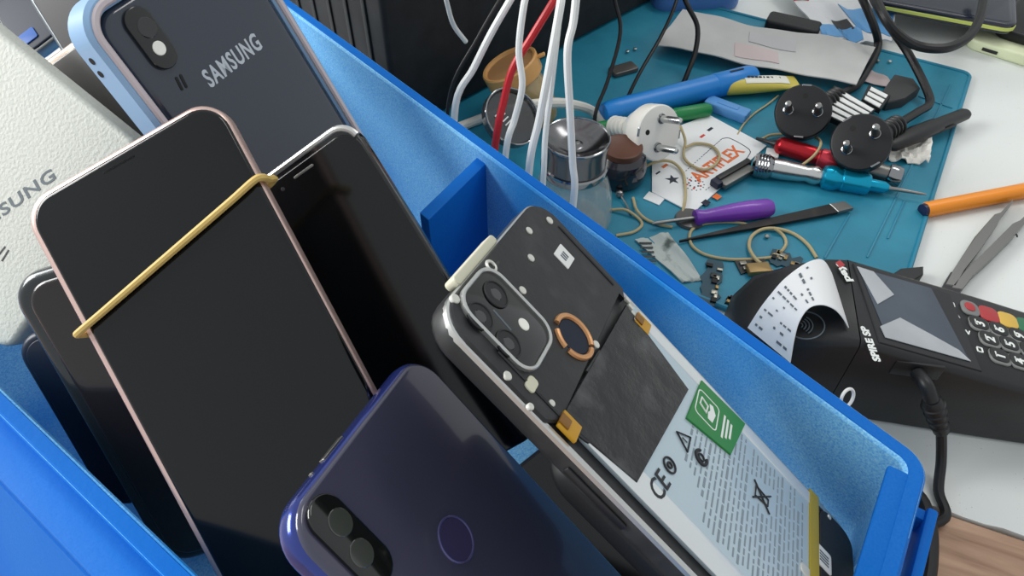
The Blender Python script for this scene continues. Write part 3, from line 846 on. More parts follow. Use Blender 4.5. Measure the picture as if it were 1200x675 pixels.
# ------------------------------------------------------------------ hanging cables
def cable(name, label, pts, r, m, group='white cables hanging in front of the black box', cat='cable'):
    mb = MB(); mb.tube(pts, r, 10, smooth=6); return solo(name, label, cat, mb, m, group=group)
TOPZ = .1900
def hang(px_list, y0, y1, end, upx):
    """down through the picture's places, from depth y0 at the top to y1 at the bottom, then on the mat at end; at the top back onto the box"""
    n = len(px_list)
    P = [AY(p[0], p[1], y0+(y1-y0)*i/(n-1)) for i, p in enumerate(px_list)]
    a = P[0]; b = P[0]+(P[0]-P[1]).normalized()*.045; lift = (.42-y0)*.5
    pre = [V((upx, .60, TOPZ)), V((upx, .56, TOPZ)), V((upx, .50, TOPZ+.012+lift)), V(((b.x+upx)/2, (b.y+.48)/2, max(b.z, TOPZ)+.018+lift)), b]
    return pre+P+[V(((P[-1].x+end[0])/2, (P[-1].y+end[1])/2, max(P[-1].z*.4, .008))), V((end[0], end[1], .0066)), V((end[0]+.008, end[1]-.006, .0066))]
# (white cables, front group)
cable('cable', 'white cable hanging furthest right, in front of the metal capped bottle', hang([(677, -20), (672, 25), (665, 62), (668, 130), (671, 190), (673, 226)], .325, .30, (.028, .288), 0.075), .0019, 'cable_white')
cable('cable', 'white cable hanging second from the right', hang([(660, -20), (656, 10), (645, 72), (632, 140), (621, 190)], .33, .305, (.004, .298), 0.060), .0020, 'cable_white')
cable('cable', 'thin white cable hanging just behind the second white cable from the right', hang([(659, -20), (653, 40), (645, 110), (639, 160), (637, 205)], .345, .315, (.014, .303), 0.045), .0016, 'cable_white')
cable('cable', 'white cable crossing the red one in front of the tan lid', hang([(620, -20), (613, 12), (608, 60), (612, 100), (603, 140), (594, 170)], .37, .335, (-.012, .325), 0.012), .0019, 'cable_white')
cable('cable', 'white cable slanting down left of the tan lid', hang([(610, -20), (598, 0), (575, 40), (555, 80), (534, 122)], .385, .36, (-.04, .352), -0.002), .0020, 'cable_white')
cable('cable', 'short white cable loop at the top, left of all the other cables', [V((-.06, .58, TOPZ)), V((-.055, .52, TOPZ+.006)), V((-.048, .465, TOPZ+.008)), AY(521, -60, .440), AY(522, -10, .440), AY(525, 8, .443), AY(532, 30, .448), AY(546, 49, .452)], .0016, 'cable_white')
cable('red_cable', 'single red cable hanging among the white cables', hang([(660, -20), (647, 4), (622, 45), (601, 80), (590, 120), (582, 158)], .375, .345, (-.02, .335), 0.028), .0021, 'cable_red', None)
cable('black_cable', 'thin black cable running beside the slanting white cable', hang([(600, -20), (586, 0), (560, 45), (528, 108)], .40, .375, (-.05, .365), -0.02), .0012, 'cable_black', 'black cables over the desk')

# ------------------------------------------------------------------ jars behind the bin
base = V((.0375, .352, MZ+.0002))
t = thing('dispenser_bottle', 'clear glass bottle with a dished chrome pump cap, behind the bin rim', 'bottle', T(*base))
mb = MB(); mb.lathe([(.018, .0008), (.0235, .0012), (.026, .005), (.0262, .012), (.0245, .026), (.0205, .038), (.0185, .042), (.0185, .044)], 36); part('glass_body', mb, 'clear_glass', t)
mb = MB(); mb.lathe([(.0186, .0435), (.0200, .0435), (.0204, .0445), (.0204, .0475), (.0196, .0485), (.0188, .0485)], 36); part('glass_ring', mb, 'chrome', t)
mb = MB(); mb.lathe([(.0178, .0480), (.0188, .0486), (.0190, .0600), (.0196, .0640), (.0196, .0662), (.0188, .0668), (.0178, .0660), (.012, .0628), (.005, .0612), (.0035, .0618), (.0022, .0632), (.0001, .0636)], 40)
part('pump_cap', mb, 'chrome_dark', t, label='dished chrome cap')
mb = MB(); torus(mb, 0, 0, .0192, .0008, .0664, 40); part('cap_rim', mb, 'chrome', t)
c = AY(599, 138, .418)
t = thing('round_lid', 'dark see-through round lid leaning between the tan lidded jar and the bin', 'lid', zframe(c, (.45, -.45, .78), (-.4, .2, .6)))
mb = MB(); mb.lathe([(.0195, -.004), (.0205, -.003), (.0205, .002), (.0195, .003), (.0185, .002), (.0185, .0005), (.001, .0005)], 36); part('lid_shell', mb, 'clear_lid', t)
mb = MB(); torus(mb, 0, 0, .0200, .0007, .0028, 40); part('lid_rim', mb, 'chrome', t)
mb = MB()
for k in range(5): mb.box(-.006+.0005*k, .008-k*.003, .0013, .008-.001*(k % 3), .0009, .0001, .00002)
part('lid_print', mb, 'print_white', t)
tp = AY(596, 74, .472); ax = V((-.42, .05, .90)).normalized(); hgt = .040; b0 = tp-ax*hgt
t = thing('tan_lid_jar', 'small clear jar with a tan screw lid, tilted against the black box', 'jar', zframe(b0, ax, (0, 1, 0)))
mb = MB(); mb.lathe([(.012, -.012), (.0165, -.011), (.0185, -.006), (.0195, 0), (.0180, hgt*.55), (.0165, hgt-.009), (.0165, hgt-.004)], 32); part('jar_body', mb, 'amber_clear', t)
mb = MB(); mb.lathe([(.0195, hgt-.013), (.0208, hgt-.012), (.0212, hgt-.001), (.0204, hgt), (.0188, hgt-.0005), (.0180, hgt-.0025), (.001, hgt-.003)], 36); lid = part('screw_lid', mb, 'tan_plastic', t, label='tan plastic lid')
mb = MB(); mb.lathe([(.0176, hgt-.0026), (.0176, hgt-.0022), (.001, hgt-.0022)], 32); part('lid_disc', mb, 'tan_inner', lid)
mb = MB(); mb.box(.0235, 0, hgt-.004, .006, .004, .002, .0006); part('lid_tab', mb, 'tan_plastic', lid)
c = D(724, 212, 0)
t = thing('dark_bottle', 'squat dark bottle with a rusty ringed top, below the white plug', 'bottle', T(c.x, c.y, MZ))
mb = MB(); mb.lathe([(.012, 0), (.0165, .001), (.0180, .005), (.0180, .013), (.0165, .019), (.013, .022), (.012, .023)], 32); part('bottle_body', mb, 'dark_bottle', t)
mb = MB(); mb.lathe([(.0125, .0225), (.0135, .0225), (.0135, .0265), (.0125, .027), (.011, .0262), (.001, .026)], 32); part('bottle_top', mb, 'rust', t)
c = mz(726, 227, .003)
mb = MB(); mb.lathe([(.0001, -.003), (.002, -.0022), (.003, 0), (.002, .0022), (.0001, .003)], 16, T(*c)); mb.tube([c, mz(733, 238, .002), mz(740, 252, .0008)], .0006, 6)
solo('ball_pin', 'silver ball headed pin lying below the dark bottle', 'pin', mb, 'steel')

# ------------------------------------------------------------------ plugs
def schuko(name, label, F, axis, xdir, m, cordpts, pin='silver', group=None, side=False, rcord=.0032):
    Z = zframe(F, axis, V(axis).cross(V(xdir)))
    t = thing(name, label, 'plug', Z, group)
    mb = MB(); mb.lathe([(.006, -.030), (.0085, -.029), (.0125, -.024), (.0165, -.016), (.0186, -.012), (.0188, -.0012), (.0180, -.0002), (.0172, 0), (.001, 0)], 40); part('plug_body', mb, m, t)
    for sx in (-1, 1):
        mb = MB(); mb.lathe([(.0024, -.002), (.0024, .017), (.0019, .0185), (.0008, .019)], 16, T(sx*.0095, 0, 0)); p = part('pin', mb, pin, t)
        mb = MB(); torus(mb, sx*.0095, 0, .0030, .0006, .0001, 20); part('pin_collar', mb, 'chrome', p)
        mb = MB(); mb.box(0, sx*.0178, -.006, .006, .0012, .0125, .0003); part('earth_clip', mb, 'chrome', t)
    mb = MB(); mb.lathe([(.0018, -.0005), (.0018, .00015)], 14, T(0, .0105, 0)); part('screw_hole', mb, 'hole_dark', t)
    if side: so = Z @ V((0, 0, -.016)); sd = (cordpts[0]-so).normalized(); S = zframe(so+sd*.002, -sd, (0, 0, 1))
    else: S = Z
    z0 = -.052
    mb = MB(); mb.lathe([(.0056, z0), (.0064, -.030), (.0080, -.020), (.0095, -.006)] if side else [(.0056, z0), (.0064, -.030), (.0070, -.027)], 20, S)
    for k in range(4): mb.lathe([(.0060, -.0500+k*.005), (.0074, -.0492+k*.005), (.0074, -.0478+k*.005), (.0062, -.0470+k*.005)], 20, S)
    part('strain_relief', mb, m, t, True)
    mb = MB(); e = S @ V((0, 0, -.050)); e2 = S @ V((0, 0, -.060))
    mb.tube([e, e2]+cordpts, rcord, 10, smooth=6); part('cord', mb, 'cable_cream' if m == 'plug_white' else 'cable_black', t, True)
    return t
F = mz(773, 156, .0285)
schuko('power_plug', 'white two pin power plug with a thick white cord lying on the mat', F, (.50, -.75, .42), (.16, .42, .9), 'plug_white',
       [mz(692, 129, .008), mz(662, 121, .022), mz(628, 122, .030), mz(600, 128, .025), mz(570, 137, .0045), mz(535, 150, .0045)], rcord=.0036)
F = mz(941, 130, .030)
schuko('power_plug', 'black power plug lying left, half under the grey bag', F, (-.35, -.62, .70), (.95, -.3, .1), 'plug_black',
       [mz(1004, 100, .007), mz(1016, 82, .0045), mz(1025, 66, .005), mz(1029, 50, .008), mz(1024, 30, .022), mz(1012, 2, .032), mz(996, -30, .035)], pin='steel', side=True, group='black power plugs on the mat')
F = mz(1009, 166, .032)
schuko('power_plug', 'black power plug lying right, its cord bending up past the mat corner', F, (-.42, -.56, .70), (.9, .25, .4), 'plug_black',
       [mz(1076, 131, .010), mz(1089, 122, .007), mz(1086, 105, .010), mz(1064, 62, .022), mz(1042, 30, .035), mz(1024, 0, .04), mz(1010, -30, .04)], pin='steel', side=True, group='black power plugs on the mat')
cable('black_cable', 'thick black cable looping in front of the dark tablet', [mz(1015, -30, .058), mz(1032, 12, .054), mz(1050, 38, .044), mz(1076, 54, .032), mz(1110, 56, .032), mz(1136, 42, .034), mz(1150, 15, .040), mz(1157, -30, .045)], .0036, 'cable_black', 'black cables over the desk')
cable('black_cable', 'thin black cable hanging left of the blue marker, ending behind the white plug', [AY(716, -40, .50), AY(720, -2, .50), AY(727, 38, .49), AY(712, 95, .47), AY(699, 128, .455), AY(697, 150, .448), mz(700, 165, .0015), mz(712, 172, .0015)], .0014, 'cable_black', 'black cables over the desk')
cable('black_cable', 'thin black cable reaching down to the blue marker from the pale blue case', [D(800, -40, .06), D(793, 0, .05), D(776, 40, .035), D(750, 85, .022), D(728, 128, .006), mz(716, 140, .0015)], .0014, 'cable_black', 'black cables over the desk')
cable('black_cable', 'black cable curving over the left end of the grey bag', [D(795, -40, .06), D(803, 0, .05), D(817, 30, .035), D(815, 60, .022), D(806, 85, .012), mz(800, 100, .002)], .0020, 'cable_black', 'black cables over the desk')

# ------------------------------------------------------------------ markers, tube, block
def rod(p, q): return frame(p, V(q)-V(p)), (V(q)-V(p)).length
def XL(Mx): return Mx @ Matrix(((0, 0, 1, 0), (1, 0, 0, 0), (0, 1, 0, 0), (0, 0, 0, 1)))     # lathe axis along local x
AXL = XL(I4)
p, q = mz(706, 134, .0092), mz(884, 89, .0092); Fm, L = rod(p, q)
t = thing('blue_marker', 'thick blue marker pen lying behind the white plug', 'marker', Fm)
mb = MB(); mb.lathe([(.003, 0), (.0075, .001), (.0086, .004), (.0090, .012), (.0090, L*.72)], 28, AXL); part('barrel', mb, 'blue_marker', t)
mb = MB(); mb.lathe([(.0090, L*.72), (.0094, L*.725), (.0092, L-.006), (.0080, L-.001), (.0070, L), (.001, L)], 28, AXL); cp_ = part('cap', mb, 'blue_marker', t)
mb = MB(); mb.box(L*.86, 0, .0096, .012, .0016, .0006, .0002); part('cap_mark', mb, 'ink_navy', cp_)
p, q = mz(690, 153, .0052), mz(832, 128, .0052); Fm, L = rod(p, q)
t = thing('green_marker', 'green pen lying below the blue marker, behind the white plug', 'marker', Fm)
mb = MB(); mb.lathe([(.002, 0), (.0046, .001), (.0052, .004), (.0052, L*.7)], 20, AXL); part('barrel', mb, 'green_marker', t)
mb = MB(); mb.lathe([(.0052, L*.7), (.0055, L*.71), (.0053, L-.003), (.004, L)], 20, AXL); part('cap', mb, 'green_marker', t)
p, q = mz(811, 104, .0085), mz(934, 96, .0085); Fm, L = rod(p, q)
t = thing('glue_tube', 'yellow and white glue tube with a pale nozzle, below the grey bag', 'tube', Fm)
R = []
for x, ry, rz in ((L*.30, .0062, .0058), (L*.34, .0072, .0066), (L*.55, .0078, .0062), (L*.8, .0082, .0046), (L*.97, .0086, .0014), (L, .0086, .0008)):
    R.append([(x, ry*math.cos(a), rz*math.sin(a)) for a in [2*math.pi*k/24 for k in range(24)]])
mb = MB(); mb.loft(R); part('tube_body', mb, 'tube_yellow', t)
mb = MB(); mb.lathe([(.0008, 0), (.0014, .004), (.0024, L*.14), (.0046, L*.20), (.0052, L*.31)], 20, AXL); part('nozzle', mb, 'tube_white', t, label='white nozzle')
mb = MB(); R = []
for x, ry, rz in ((L*.48, .0080, .0067), (L*.55, .0081, .0065), (L*.8, .0085, .0050), (L*.9, .0088, .0034)):
    R.append([(x, ry*math.cos(a), rz*math.sin(a)) for a in [math.pi*(.32+.40*k/10) for k in range(11)]]+[(x, .9*ry*math.cos(a), .9*rz*math.sin(a)) for a in [math.pi*(.72-.40*k/10) for k in range(11)]])
mb.loft(R); lb = part('tube_label', mb, 'tube_white', t)
mb = MB()
for k in range(9): mb.box(L*.52+k*L*.037, .0006, .0072-.00034*k, L*.026 if k != 4 else .001, .0020, .0004, .0001)
part('tube_print', mb, 'ink_black', lb)
a_, b_ = mz(823, 125), mz(878, 144); Fm, L = rod(mz(827, 124), mz(875, 142))
t = thing('pale_blue_block', 'small pale blue plastic block lying below the glue tube', 'block', Fm)
mb = MB(); mb.slab(L/2, 0, L, .011, .0012, 0, .0075, .001); part('block_body', mb, 'blue_pale', t)
mb = MB(); mb.box(L/2, 0, .0077, L*.5, .004, .0005, .0002); part('raised_mark', mb, 'blue_pale', t)

# ------------------------------------------------------------------ grey bag, pouch, case, tablet
def wavy(a1, a2, a3): return lambda a, b: a1*math.sin(a*7+b*2)+a2*math.sin(b*6+a*11)+a3*math.sin(a*23+b*9)
zb = .012
bag_c = [D(768, 53, zb), D(1004, 98, zb+.006), D(1026, 55, zb+.002), D(800, 12, zb)]
t = thing('grey_plastic_bag', 'flat translucent grey plastic bag with faint pink print across the mat', 'bag', T(*((bag_c[0]+bag_c[2])/2)))
mb = MB(); wf = wavy(.0012, .0008, .0005); mb.grid(*bag_c, 48, 14, wf, .0009); part('bag_sheet', mb, 'bag_grey', t, True)
def onbag(a, b): return (bag_c[0]*(1-a)+bag_c[1]*a)*(1-b)+(bag_c[3]*(1-a)+bag_c[2]*a)*b
def patch(a0, a1, b0, b1, skew, m, nm):
    mb = MB(); cc = [onbag(a0, b0), onbag(a1, b0), onbag(a1+skew, b1), onbag(a0+skew, b1)]
    def zf(u, v): return wf(a0+(a1-a0)*u+skew*v, b0+(b1-b0)*v)+.0005
    mb.grid(*cc, 14, 5, zf, .0003); part(nm, mb, m, t, True)
patch(.40, .62, .12, .42, -.04, 'bag_pink', 'pink_print'); patch(.42, .66, .5, .8, -.03, 'bag_shade', 'grey_print')
mb = MB(); zf = lambda a, b: .0005*math.sin(a*9)
mb.grid(mz(1000, 92, .002), mz(1050, 104, .002), mz(1040, 90, .002), mz(1012, 78, .002), 6, 4, zf, .0005); solo('pink_plastic_scrap', 'scrap of pinkish clear plastic poking out under the grey bag', 'scrap', mb, 'bag_pink')
zb = .006
pc = [D(962, 50, zb), D(1046, 46, zb+.006), D(1050, -25, zb+.012), D(912, -25, zb+.010)]
t = thing('crumpled_pouch', 'crumpled clear pouch with blue patterns and a red corner, behind the grey bag', 'pouch', T(*((pc[0]+pc[2])/2)))
wf2 = wavy(.003, .0022, .0014)
mb = MB(); mb.grid(*pc, 26, 22, wf2, .0012); part('pouch_sheet', mb, 'pouch_white', t, True)
def onp(a, b): return (pc[0]*(1-a)+pc[1]*a)*(1-b)+(pc[3]*(1-a)+pc[2]*a)*b
def patch2(q, m, nm, kind=None):
    mb = MB(); cc = [onp(*x) for x in q]
    def zf(u, v):
        a = (q[0][0]*(1-u)+q[1][0]*u)*(1-v)+(q[3][0]*(1-u)+q[2][0]*u)*v; b = (q[0][1]*(1-u)+q[1][1]*u)*(1-v)+(q[3][1]*(1-u)+q[2][1]*u)*v
        return wf2(a, b)+.0006
    mb.grid(*cc, 10, 8, zf, .0004); return part(nm, mb, m, t, True)
patch2(((.02, .02), (.6, .02), (.6, .2), (.05, .22)), 'pouch_blue', 'blue_band')
patch2(((.55, .2), (.98, .06), (.98, .5), (.42, .55)), 'pouch_blue', 'blue_print')
patch2(((.28, .16), (.52, .18), (.46, .32), (.3, .34)), 'charcoal', 'dark_print')
patch2(((.0, .62), (.14, .60), (.24, .98), (.05, .98)), 'pouch_red', 'red_corner')
patch2(((.62, .7), (.7, .7), (.69, .76), (.63, .76)), 'ink_black', 'dark_spot')
p, q = D(897, 30, .0035), D(958, 44, .0035); Fm, L = rod(p, q)
t = thing('black_adapter', 'black flat adapter lying on the far mat edge, left of the crumpled pouch', 'adapter', Fm)
mb = MB(); mb.slab(L/2, 0, L, .020, .004, 0, .010, .002); part('adapter_body', mb, 'black_matte', t)
mb = MB(); mb.box(L+.003, 0, .005, .008, .010, .004, .0005); part('adapter_end', mb, 'dark_steel', t)
mb = MB(); p, q = mz(941, 44, .0004), mz(961, 49, .0004); Fm, L = rod(p, q); mb.slab(L/2, 0, L, .008, .0005, 0, .0012, .0002)
solo('white_paper_tag', 'small white paper tag on the far mat edge below the black adapter', 'tag', mb, 'sticker', Fm)
p, q = D(768, 18), D(868, 12); Fm, L = rod(p, q)
t = thing('blue_case', 'pale blue plastic case at the top edge, right of the black box', 'case', Fm)
mb = MB(); mb.slab(L/2, .05, L, .10, .012, 0, .020, .003, n=8); part('case_body', mb, 'blue_case', t)
mb = MB(); mb.slab(L/2, .05, L-.012, .088, .008, .018, .0215, .001, n=8); part('case_lid', mb, 'blue_case', t)
# phones and tablet, stacked at the far right
a, b = D(1128, 56, 0), D(1192, 76, 0); Fm, L = rod(a, b)
t = thing('white_phone', 'white phone with a lime tinted edge lying under the dark tablet', 'phone', Fm)
mb = MB(); mb.slab(.036, .075, .072, .15, .010, 0, .009, .002, n=8); part('body', mb, 'lime_white', t)
mb = MB(); mb.slab(.020, -.0001, .012, .0016, .0006, .003, .0055, .0003); mb2 = MB()
part('port', mb, 'dark_steel', t)
Fk = Fm @ T(.012, .010, .0092)
t = thing('black_phone', 'black phone sandwiched between the dark tablet and the white phone', 'phone', Fk)
mb = MB(); mb.slab(.036, .075, .066, .14, .009, 0, .0085, .002, n=8); part('body', mb, 'black_soft', t)
mb = MB(); mb.slab(.036, .075, .062, .136, .007, .008, .0088, .0004, n=8); part('front_glass', mb, 'bezel_glass', t)
a, b = D(1020, 12, .019), D(1186, 43, .019); Fm, L = rod(a, b)
t = thing('dark_tablet', 'dark navy tablet with a lime green edge strip, top right on a stack of phones', 'tablet', Fm)
mb = MB(); mb.slab(L/2, .075, L, .15, .010, 0, .009, .0015, n=8); part('body', mb, 'tablet_dark', t)
mb = MB(); mb.ring(L/2, .075, L+.0012, .1512, .0105, .0022, .0030, .0058); part('edge_strip', mb, 'lime_edge', t, label='lime green edge strip')
mb = MB(); mb.slab(L/2, .075, L-.008, .142, .007, .0085, .0093, .0002, n=8); part('screen', mb, 'tablet_dark', t)

# ------------------------------------------------------------------ printed card
c0 = mz(764, 224, .0006)
ex = (mz(874, 174, .0006)-mz(822, 213, .0006)).normalized()
CF = frame(c0, ex)
CI = CF.inverted()
def cl(px, py): p = CI @ mz(px, py, .0010); return (p.x, p.y)
t = thing('printed_card', 'white printed card with an orange ARTIFLEX logo and a navy star, under the white plug', 'card', CF)
mb = MB(); mb.prism([cl(*q) for q in ((764, 225), (812, 250), (898, 171), (831, 135), (790, 150), (764, 190))], 0, .0008); part('card_sheet', mb, 'card_white', t)
mb = MB(); x, y = cl(820, 214); x2, y2 = cl(873, 178)
Mx = T(x, y, .00086) @ Matrix.Rotation(math.atan2(y2-y, x2-x), 4, 'Z'); Lw = math.hypot(x2-x, y2-y)
mb.text('ARTIFLEX', .0145, Mx, .00006, sx=.5, bold=.0004)
w0 = max((Mx.inverted() @ v.co).x for v in mb.bm.verts); mb.bm.free()
mb = MB(); mb.text('ARTIFLEX', .0145, Mx, .00006, sx=.5*Lw/w0, bold=.0004); part('lettering', mb, 'ink_orange', t, label='orange ARTIFLEX lettering')
mb = MB(); x, y = cl(788, 211)
sp = []
for k in range(10):
    r_ = .0052 if k % 2 == 0 else .0021; a = k*math.pi/5+.9; sp.append((x+r_*math.cos(a), y+r_*math.sin(a)))
mb.prism(sp, .0007, .00092); part('star', mb, 'ink_navy', t)
mb = MB(); x, y = cl(813, 216)
for k in range(14): a = 2*math.pi*k/14; mb.lathe([(.0005, .0007), (.0005, .00092)], 8, T(x+.0068*math.cos(a), y+.0068*math.sin(a), 0))
for k in range(7): a = 2*math.pi*k/7+.3; mb.lathe([(.0007, .0007), (.0007, .00092)], 8, T(x+.0034*math.cos(a), y+.0034*math.sin(a), 0))
part('dotted_circle', mb, 'ink_navy', t)
mb = MB()
for k in range(5): a = 2*math.pi*k/5; mb.lathe([(.0009, .0007), (.0009, .00093)], 8, T(x+.0048*math.cos(a), y+.0048*math.sin(a), 0))
part('red_dots', mb, 'ink_red', t)
mb = MB()
for (px, py), c_ in (((827, 238), 0), ((851, 219), 0)):
    x, y = cl(px, py); mb.box(x, y, .0008, .0052, .0045, .00024, .0001)
part('square_mark', mb, 'ink_navy', t)
mb = MB(); x, y = cl(840, 231); mb.box(x, y, .0008, .0050, .0045, .00024, .0001); part('square_mark', mb, 'ink_orange', t)
mb = MB(); x, y = cl(832, 152); mb.box(x, y, .0008, .0055, .0022, .00024, .0001); part('flag_mark', mb, 'ink_navy', t)
mb = MB(); x, y = cl(823, 160); mb.box(x, y, .0008, .0050, .0020, .00024, .0001); part('flag_mark', mb, 'ink_red', t)
mb = MB(); x, y = cl(771, 203); mb.box(x, y, .0008, .0045, .0013, .00024, .0001); part('flag_mark', mb, 'ink_navy', t)
mb = MB(); x, y = cl(779, 195); mb.box(x, y, .0008, .0055, .0022, .00024, .0001); part('flag_mark', mb, 'ink_orange', t)
mb = MB()
for p, q, n in (((800, 204), (846, 163), 18), ((826, 224), (876, 185), 18)):
    a, b = V(cl(*p)), V(cl(*q))
    for k in range(n):
        c = a+(b-a)*((k+.5)/n); mb.box(c.x, c.y, .0008, .0014 if k < 9 else .0023, .0005, .00024, .00005)
a, b, c, d = [V(cl(*q)) for q in ((846, 163), (856, 163), (878, 176), (876, 185))]
mb.tube([(*a, .00085), (*b, .00085), (*c, .00085), (*d, .00085)], .0003, 6, smooth=4)
part('dashed_outline', mb, 'ink_navy', t)
mb = MB(); Fm, L = rod(mz(757, 229, .0002), mz(776, 237, .0002)); mb.slab(L/2, 0, L, .0085, .0004, 0, .0007, .0001); solo('paper_scrap', 'tiny white paper scrap beside the lower corner of the printed card', 'scrap', mb, 'card_white', Fm)

# ------------------------------------------------------------------ screwdrivers
p, q = mz(886, 162, .006), mz(985, 192, .0068); Fm, L = rod(p, q)
t = thing('red_screwdriver', 'small red metal screwdriver lying right of the printed card', 'screwdriver', Fm)
mb = MB(); mb.lathe([(.001, 0), (.0014, .004), (.0016, L*.18), (.0030, L*.22), (.0030, L*.27)], 18, AXL); part('shaft', mb, 'dark_steel', t)
mb = MB(); mb.lathe([(.0034, L*.24), (.0060, L*.28), (.0064, L*.31), (.0064, L*.68), (.0058, L*.72), (.0054, L*.75)], 24, AXL); part('handle', mb, 'screw_red', t)
mb = MB(); mb.lathe([(.0050, L*.74), (.0066, L*.77), (.0070, L*.86), (.0060, L*.95), (.0034, L*.995), (.0005, L)], 24, AXL); part('end_cap', mb, 'screw_red_light', t)
p, q = mz(882, 193, .0072), mz(1086, 228, .0055); Fm, L = rod(p, q)
t = thing('silver_teal_screwdriver', 'screwdriver with a silver handle, bright teal collar and fine steel tip', 'screwdriver', Fm)
mb = MB(); mb.lathe([(.003, 0), (.0078, .001), (.0084, .003), (.0084, .010), (.0076, .012), (.0066, .0135)], 28, AXL)
for k in range(4): mb.lathe([(.0084, .0028+k*.002), (.0088, .0034+k*.002), (.0084, .0040+k*.002)], 28, AXL)
part('swivel_cap', mb, 'chrome', t)
mb = MB(); mb.lathe([(.0062, .0135), (.0068, L*.10), (.0070, L*.18), (.0060, L*.28), (.0052, L*.315), (.0060, L*.34), (.0064, L*.37), (.0050, L*.405)], 28, AXL); part('handle', mb, 'silver', t)
mb = MB(); mb.lathe([(.0048, L*.40), (.0078, L*.415), (.0086, L*.45), (.0084, L*.48), (.0070, L*.505), (.0070, L*.515), (.0076, L*.52), (.0076, L*.66), (.0066, L*.675), (.0044, L*.68), (.0040, L*.76), (.0026, L*.785)], 28, AXL); part('collar', mb, 'screw_teal', t, label='bright teal metal collar')
mb = MB(); mb.lathe([(.0026, L*.78), (.0015, L*.80), (.0013, L*.88), (.0009, L*.97), (.0004, L)], 14, AXL); part('shaft', mb, 'steel', t)
p, q = mz(976, 188, .007), mz(1058, 209, .007); Fm, L = rod(p, q)
t = thing('steel_screwdriver', 'short steel screwdriver handle half under the right black plug', 'screwdriver', Fm)
mb = MB(); mb.lathe([(.0020, 0), (.0045, .001), (.0062, .008), (.0050, .013), (.0056, .018), (.0060, L*.6), (.0058, L*.78)], 26, AXL); part('handle', mb, 'steel_grey', t)
mb = MB(); mb.lathe([(.0054, L*.78), (.0072, L*.79), (.0076, L*.83), (.0076, L*.90), (.0064, L*.97), (.003, L)], 26, AXL); part('end_cap', mb, 'chrome', t)
p, q = mz(764, 262, .0044), mz(906, 243, .0056); Fm, L = rod(p, q)
t = thing('purple_screwdriver', 'small screwdriver with a purple handle below the printed card', 'screwdriver', Fm)
mb = MB(); mb.lathe([(.0008, 0), (.0013, .003), (.0013, L*.37)], 12, AXL); part('shaft', mb, 'steel', t)
mb = MB(); mb.lathe([(.002, L*.345), (.0050, L*.35), (.0054, L*.37), (.0044, L*.43), (.0048, L*.52), (.0060, L*.66), (.0066, L*.80), (.0062, L*.95), (.0048, L*.99), (.002, L)], 24, AXL); part('handle', mb, 'screw_purple', t, label='purple handle')
mb = MB(); Fm = T(*mz(808, 258, .0)); mb.lathe([(.0095, 0), (.0098, .0006), (.0090, .0022), (.004, .0028), (.001, .0028)], 26, Fm); solo('brown_disc', 'round brown disc lying under the purple screwdriver shaft', 'disc', mb, 'brown_grey')
p, q = mz(796, 283, .002), mz(996, 241, .003); Fm, L = rod(p, q)
t = thing('pry_blade', 'long black tapering pry blade with a bare steel end, below the purple screwdriver', 'blade', Fm)
mb = MB(); R = []
for f, w_ in ((0, .0003), (.15, .0009), (.35, .0021), (.6, .0034), (.9, .0042)):
    R.append([(L*f, w_, -.001), (L*f, w_, .001), (L*f, -w_, .001), (L*f, -w_, -.001)])
mb.loft(R); part('blade', mb, 'blade_black', t)
mb = MB(); mb.prism([(L*.895, .0043), (L*.985, .0040), (L, -.0036), (L*.905, -.0042)], -.0012, .0013, .0003); part('steel_end', mb, 'steel_grey', t, label='bare steel end')
p, q = mz(846, 218, .004), mz(884, 196, .004); Fm, L = rod(p, q)
t = thing('metal_connector', 'small metal and black plug connector on the lower edge of the printed card', 'connector', Fm)
mb = MB(); mb.slab(L*.45, 0, L*.9, .0065, .0008, -.0016, .0026, .0006); part('shell', mb, 'steel_grey', t)
mb = MB(); mb.box(L*.5, .0050, .001, L*1.0, .0045, .006, .0008); part('housing', mb, 'black_soft', t)
mb = MB(); mb.box(-.002, .0035, .001, .005, .007, .005, .0006); part('end_piece', mb, 'ink_navy', t)
mb = MB(); Fm, L = rod(mz(897, 180, .0006), mz(912, 183, .0006)); mb.slab(L/2, 0, L, .009, .0008, 0, .0024, .0004); solo('white_tile', 'tiny white square piece beside the red screwdriver', 'piece', mb, 'sticker', Fm)

# ------------------------------------------------------------------ striped strips between the plugs
def stripes(name, label, corners, n, h, frac0, frac1):
    c = [mz(*q, h) for q in corners]; t = thing(name, label, 'strip', T(*c[0]))
    mb = MB(); mb.grid(c[0], c[1], c[2], c[3], 4, 4, lambda a, b: 0, .004); part('strip_body', mb, 'black_soft', t, True)
    for k in range(n):
        b0 = (k+.12)/n; b1 = (k+.74)/n; f = lambda a, b: (c[0]*(1-a)+c[1]*a)*(1-b)+(c[3]*(1-a)+c[2]*a)*b
        mb = MB(); mb.grid(f(frac0+.02*k, b0), f(frac1, b0), f(frac1, b1), f(frac0+.02*k, b1), 2, 2, lambda a, b: .0006, .0008); part('white_stripe', mb, 'sticker', t, True)
stripes('striped_strip', 'black strip with white slanting stripes lying between the two black plugs', ((962, 132), (1000, 150), (1026, 128), (978, 100)), 5, .016, .08, .98)
stripes('striped_strip', 'shorter black strip with a few white stripes beside the pink plastic scrap', ((1010, 116), (1032, 128), (1044, 112), (1018, 99)), 3, .014, .1, .9)
mb = MB(); mb.prism([tuple((mz(*q))[:2]) for q in ((1026, 122), (1044, 97), (1066, 102), (1074, 113), (1056, 126), (1036, 130))], MZ, MZ+.008, .001); solo('charcoal_clip', 'dull charcoal plastic clip behind the cord of the right black plug', 'clip', mb, 'charcoal')

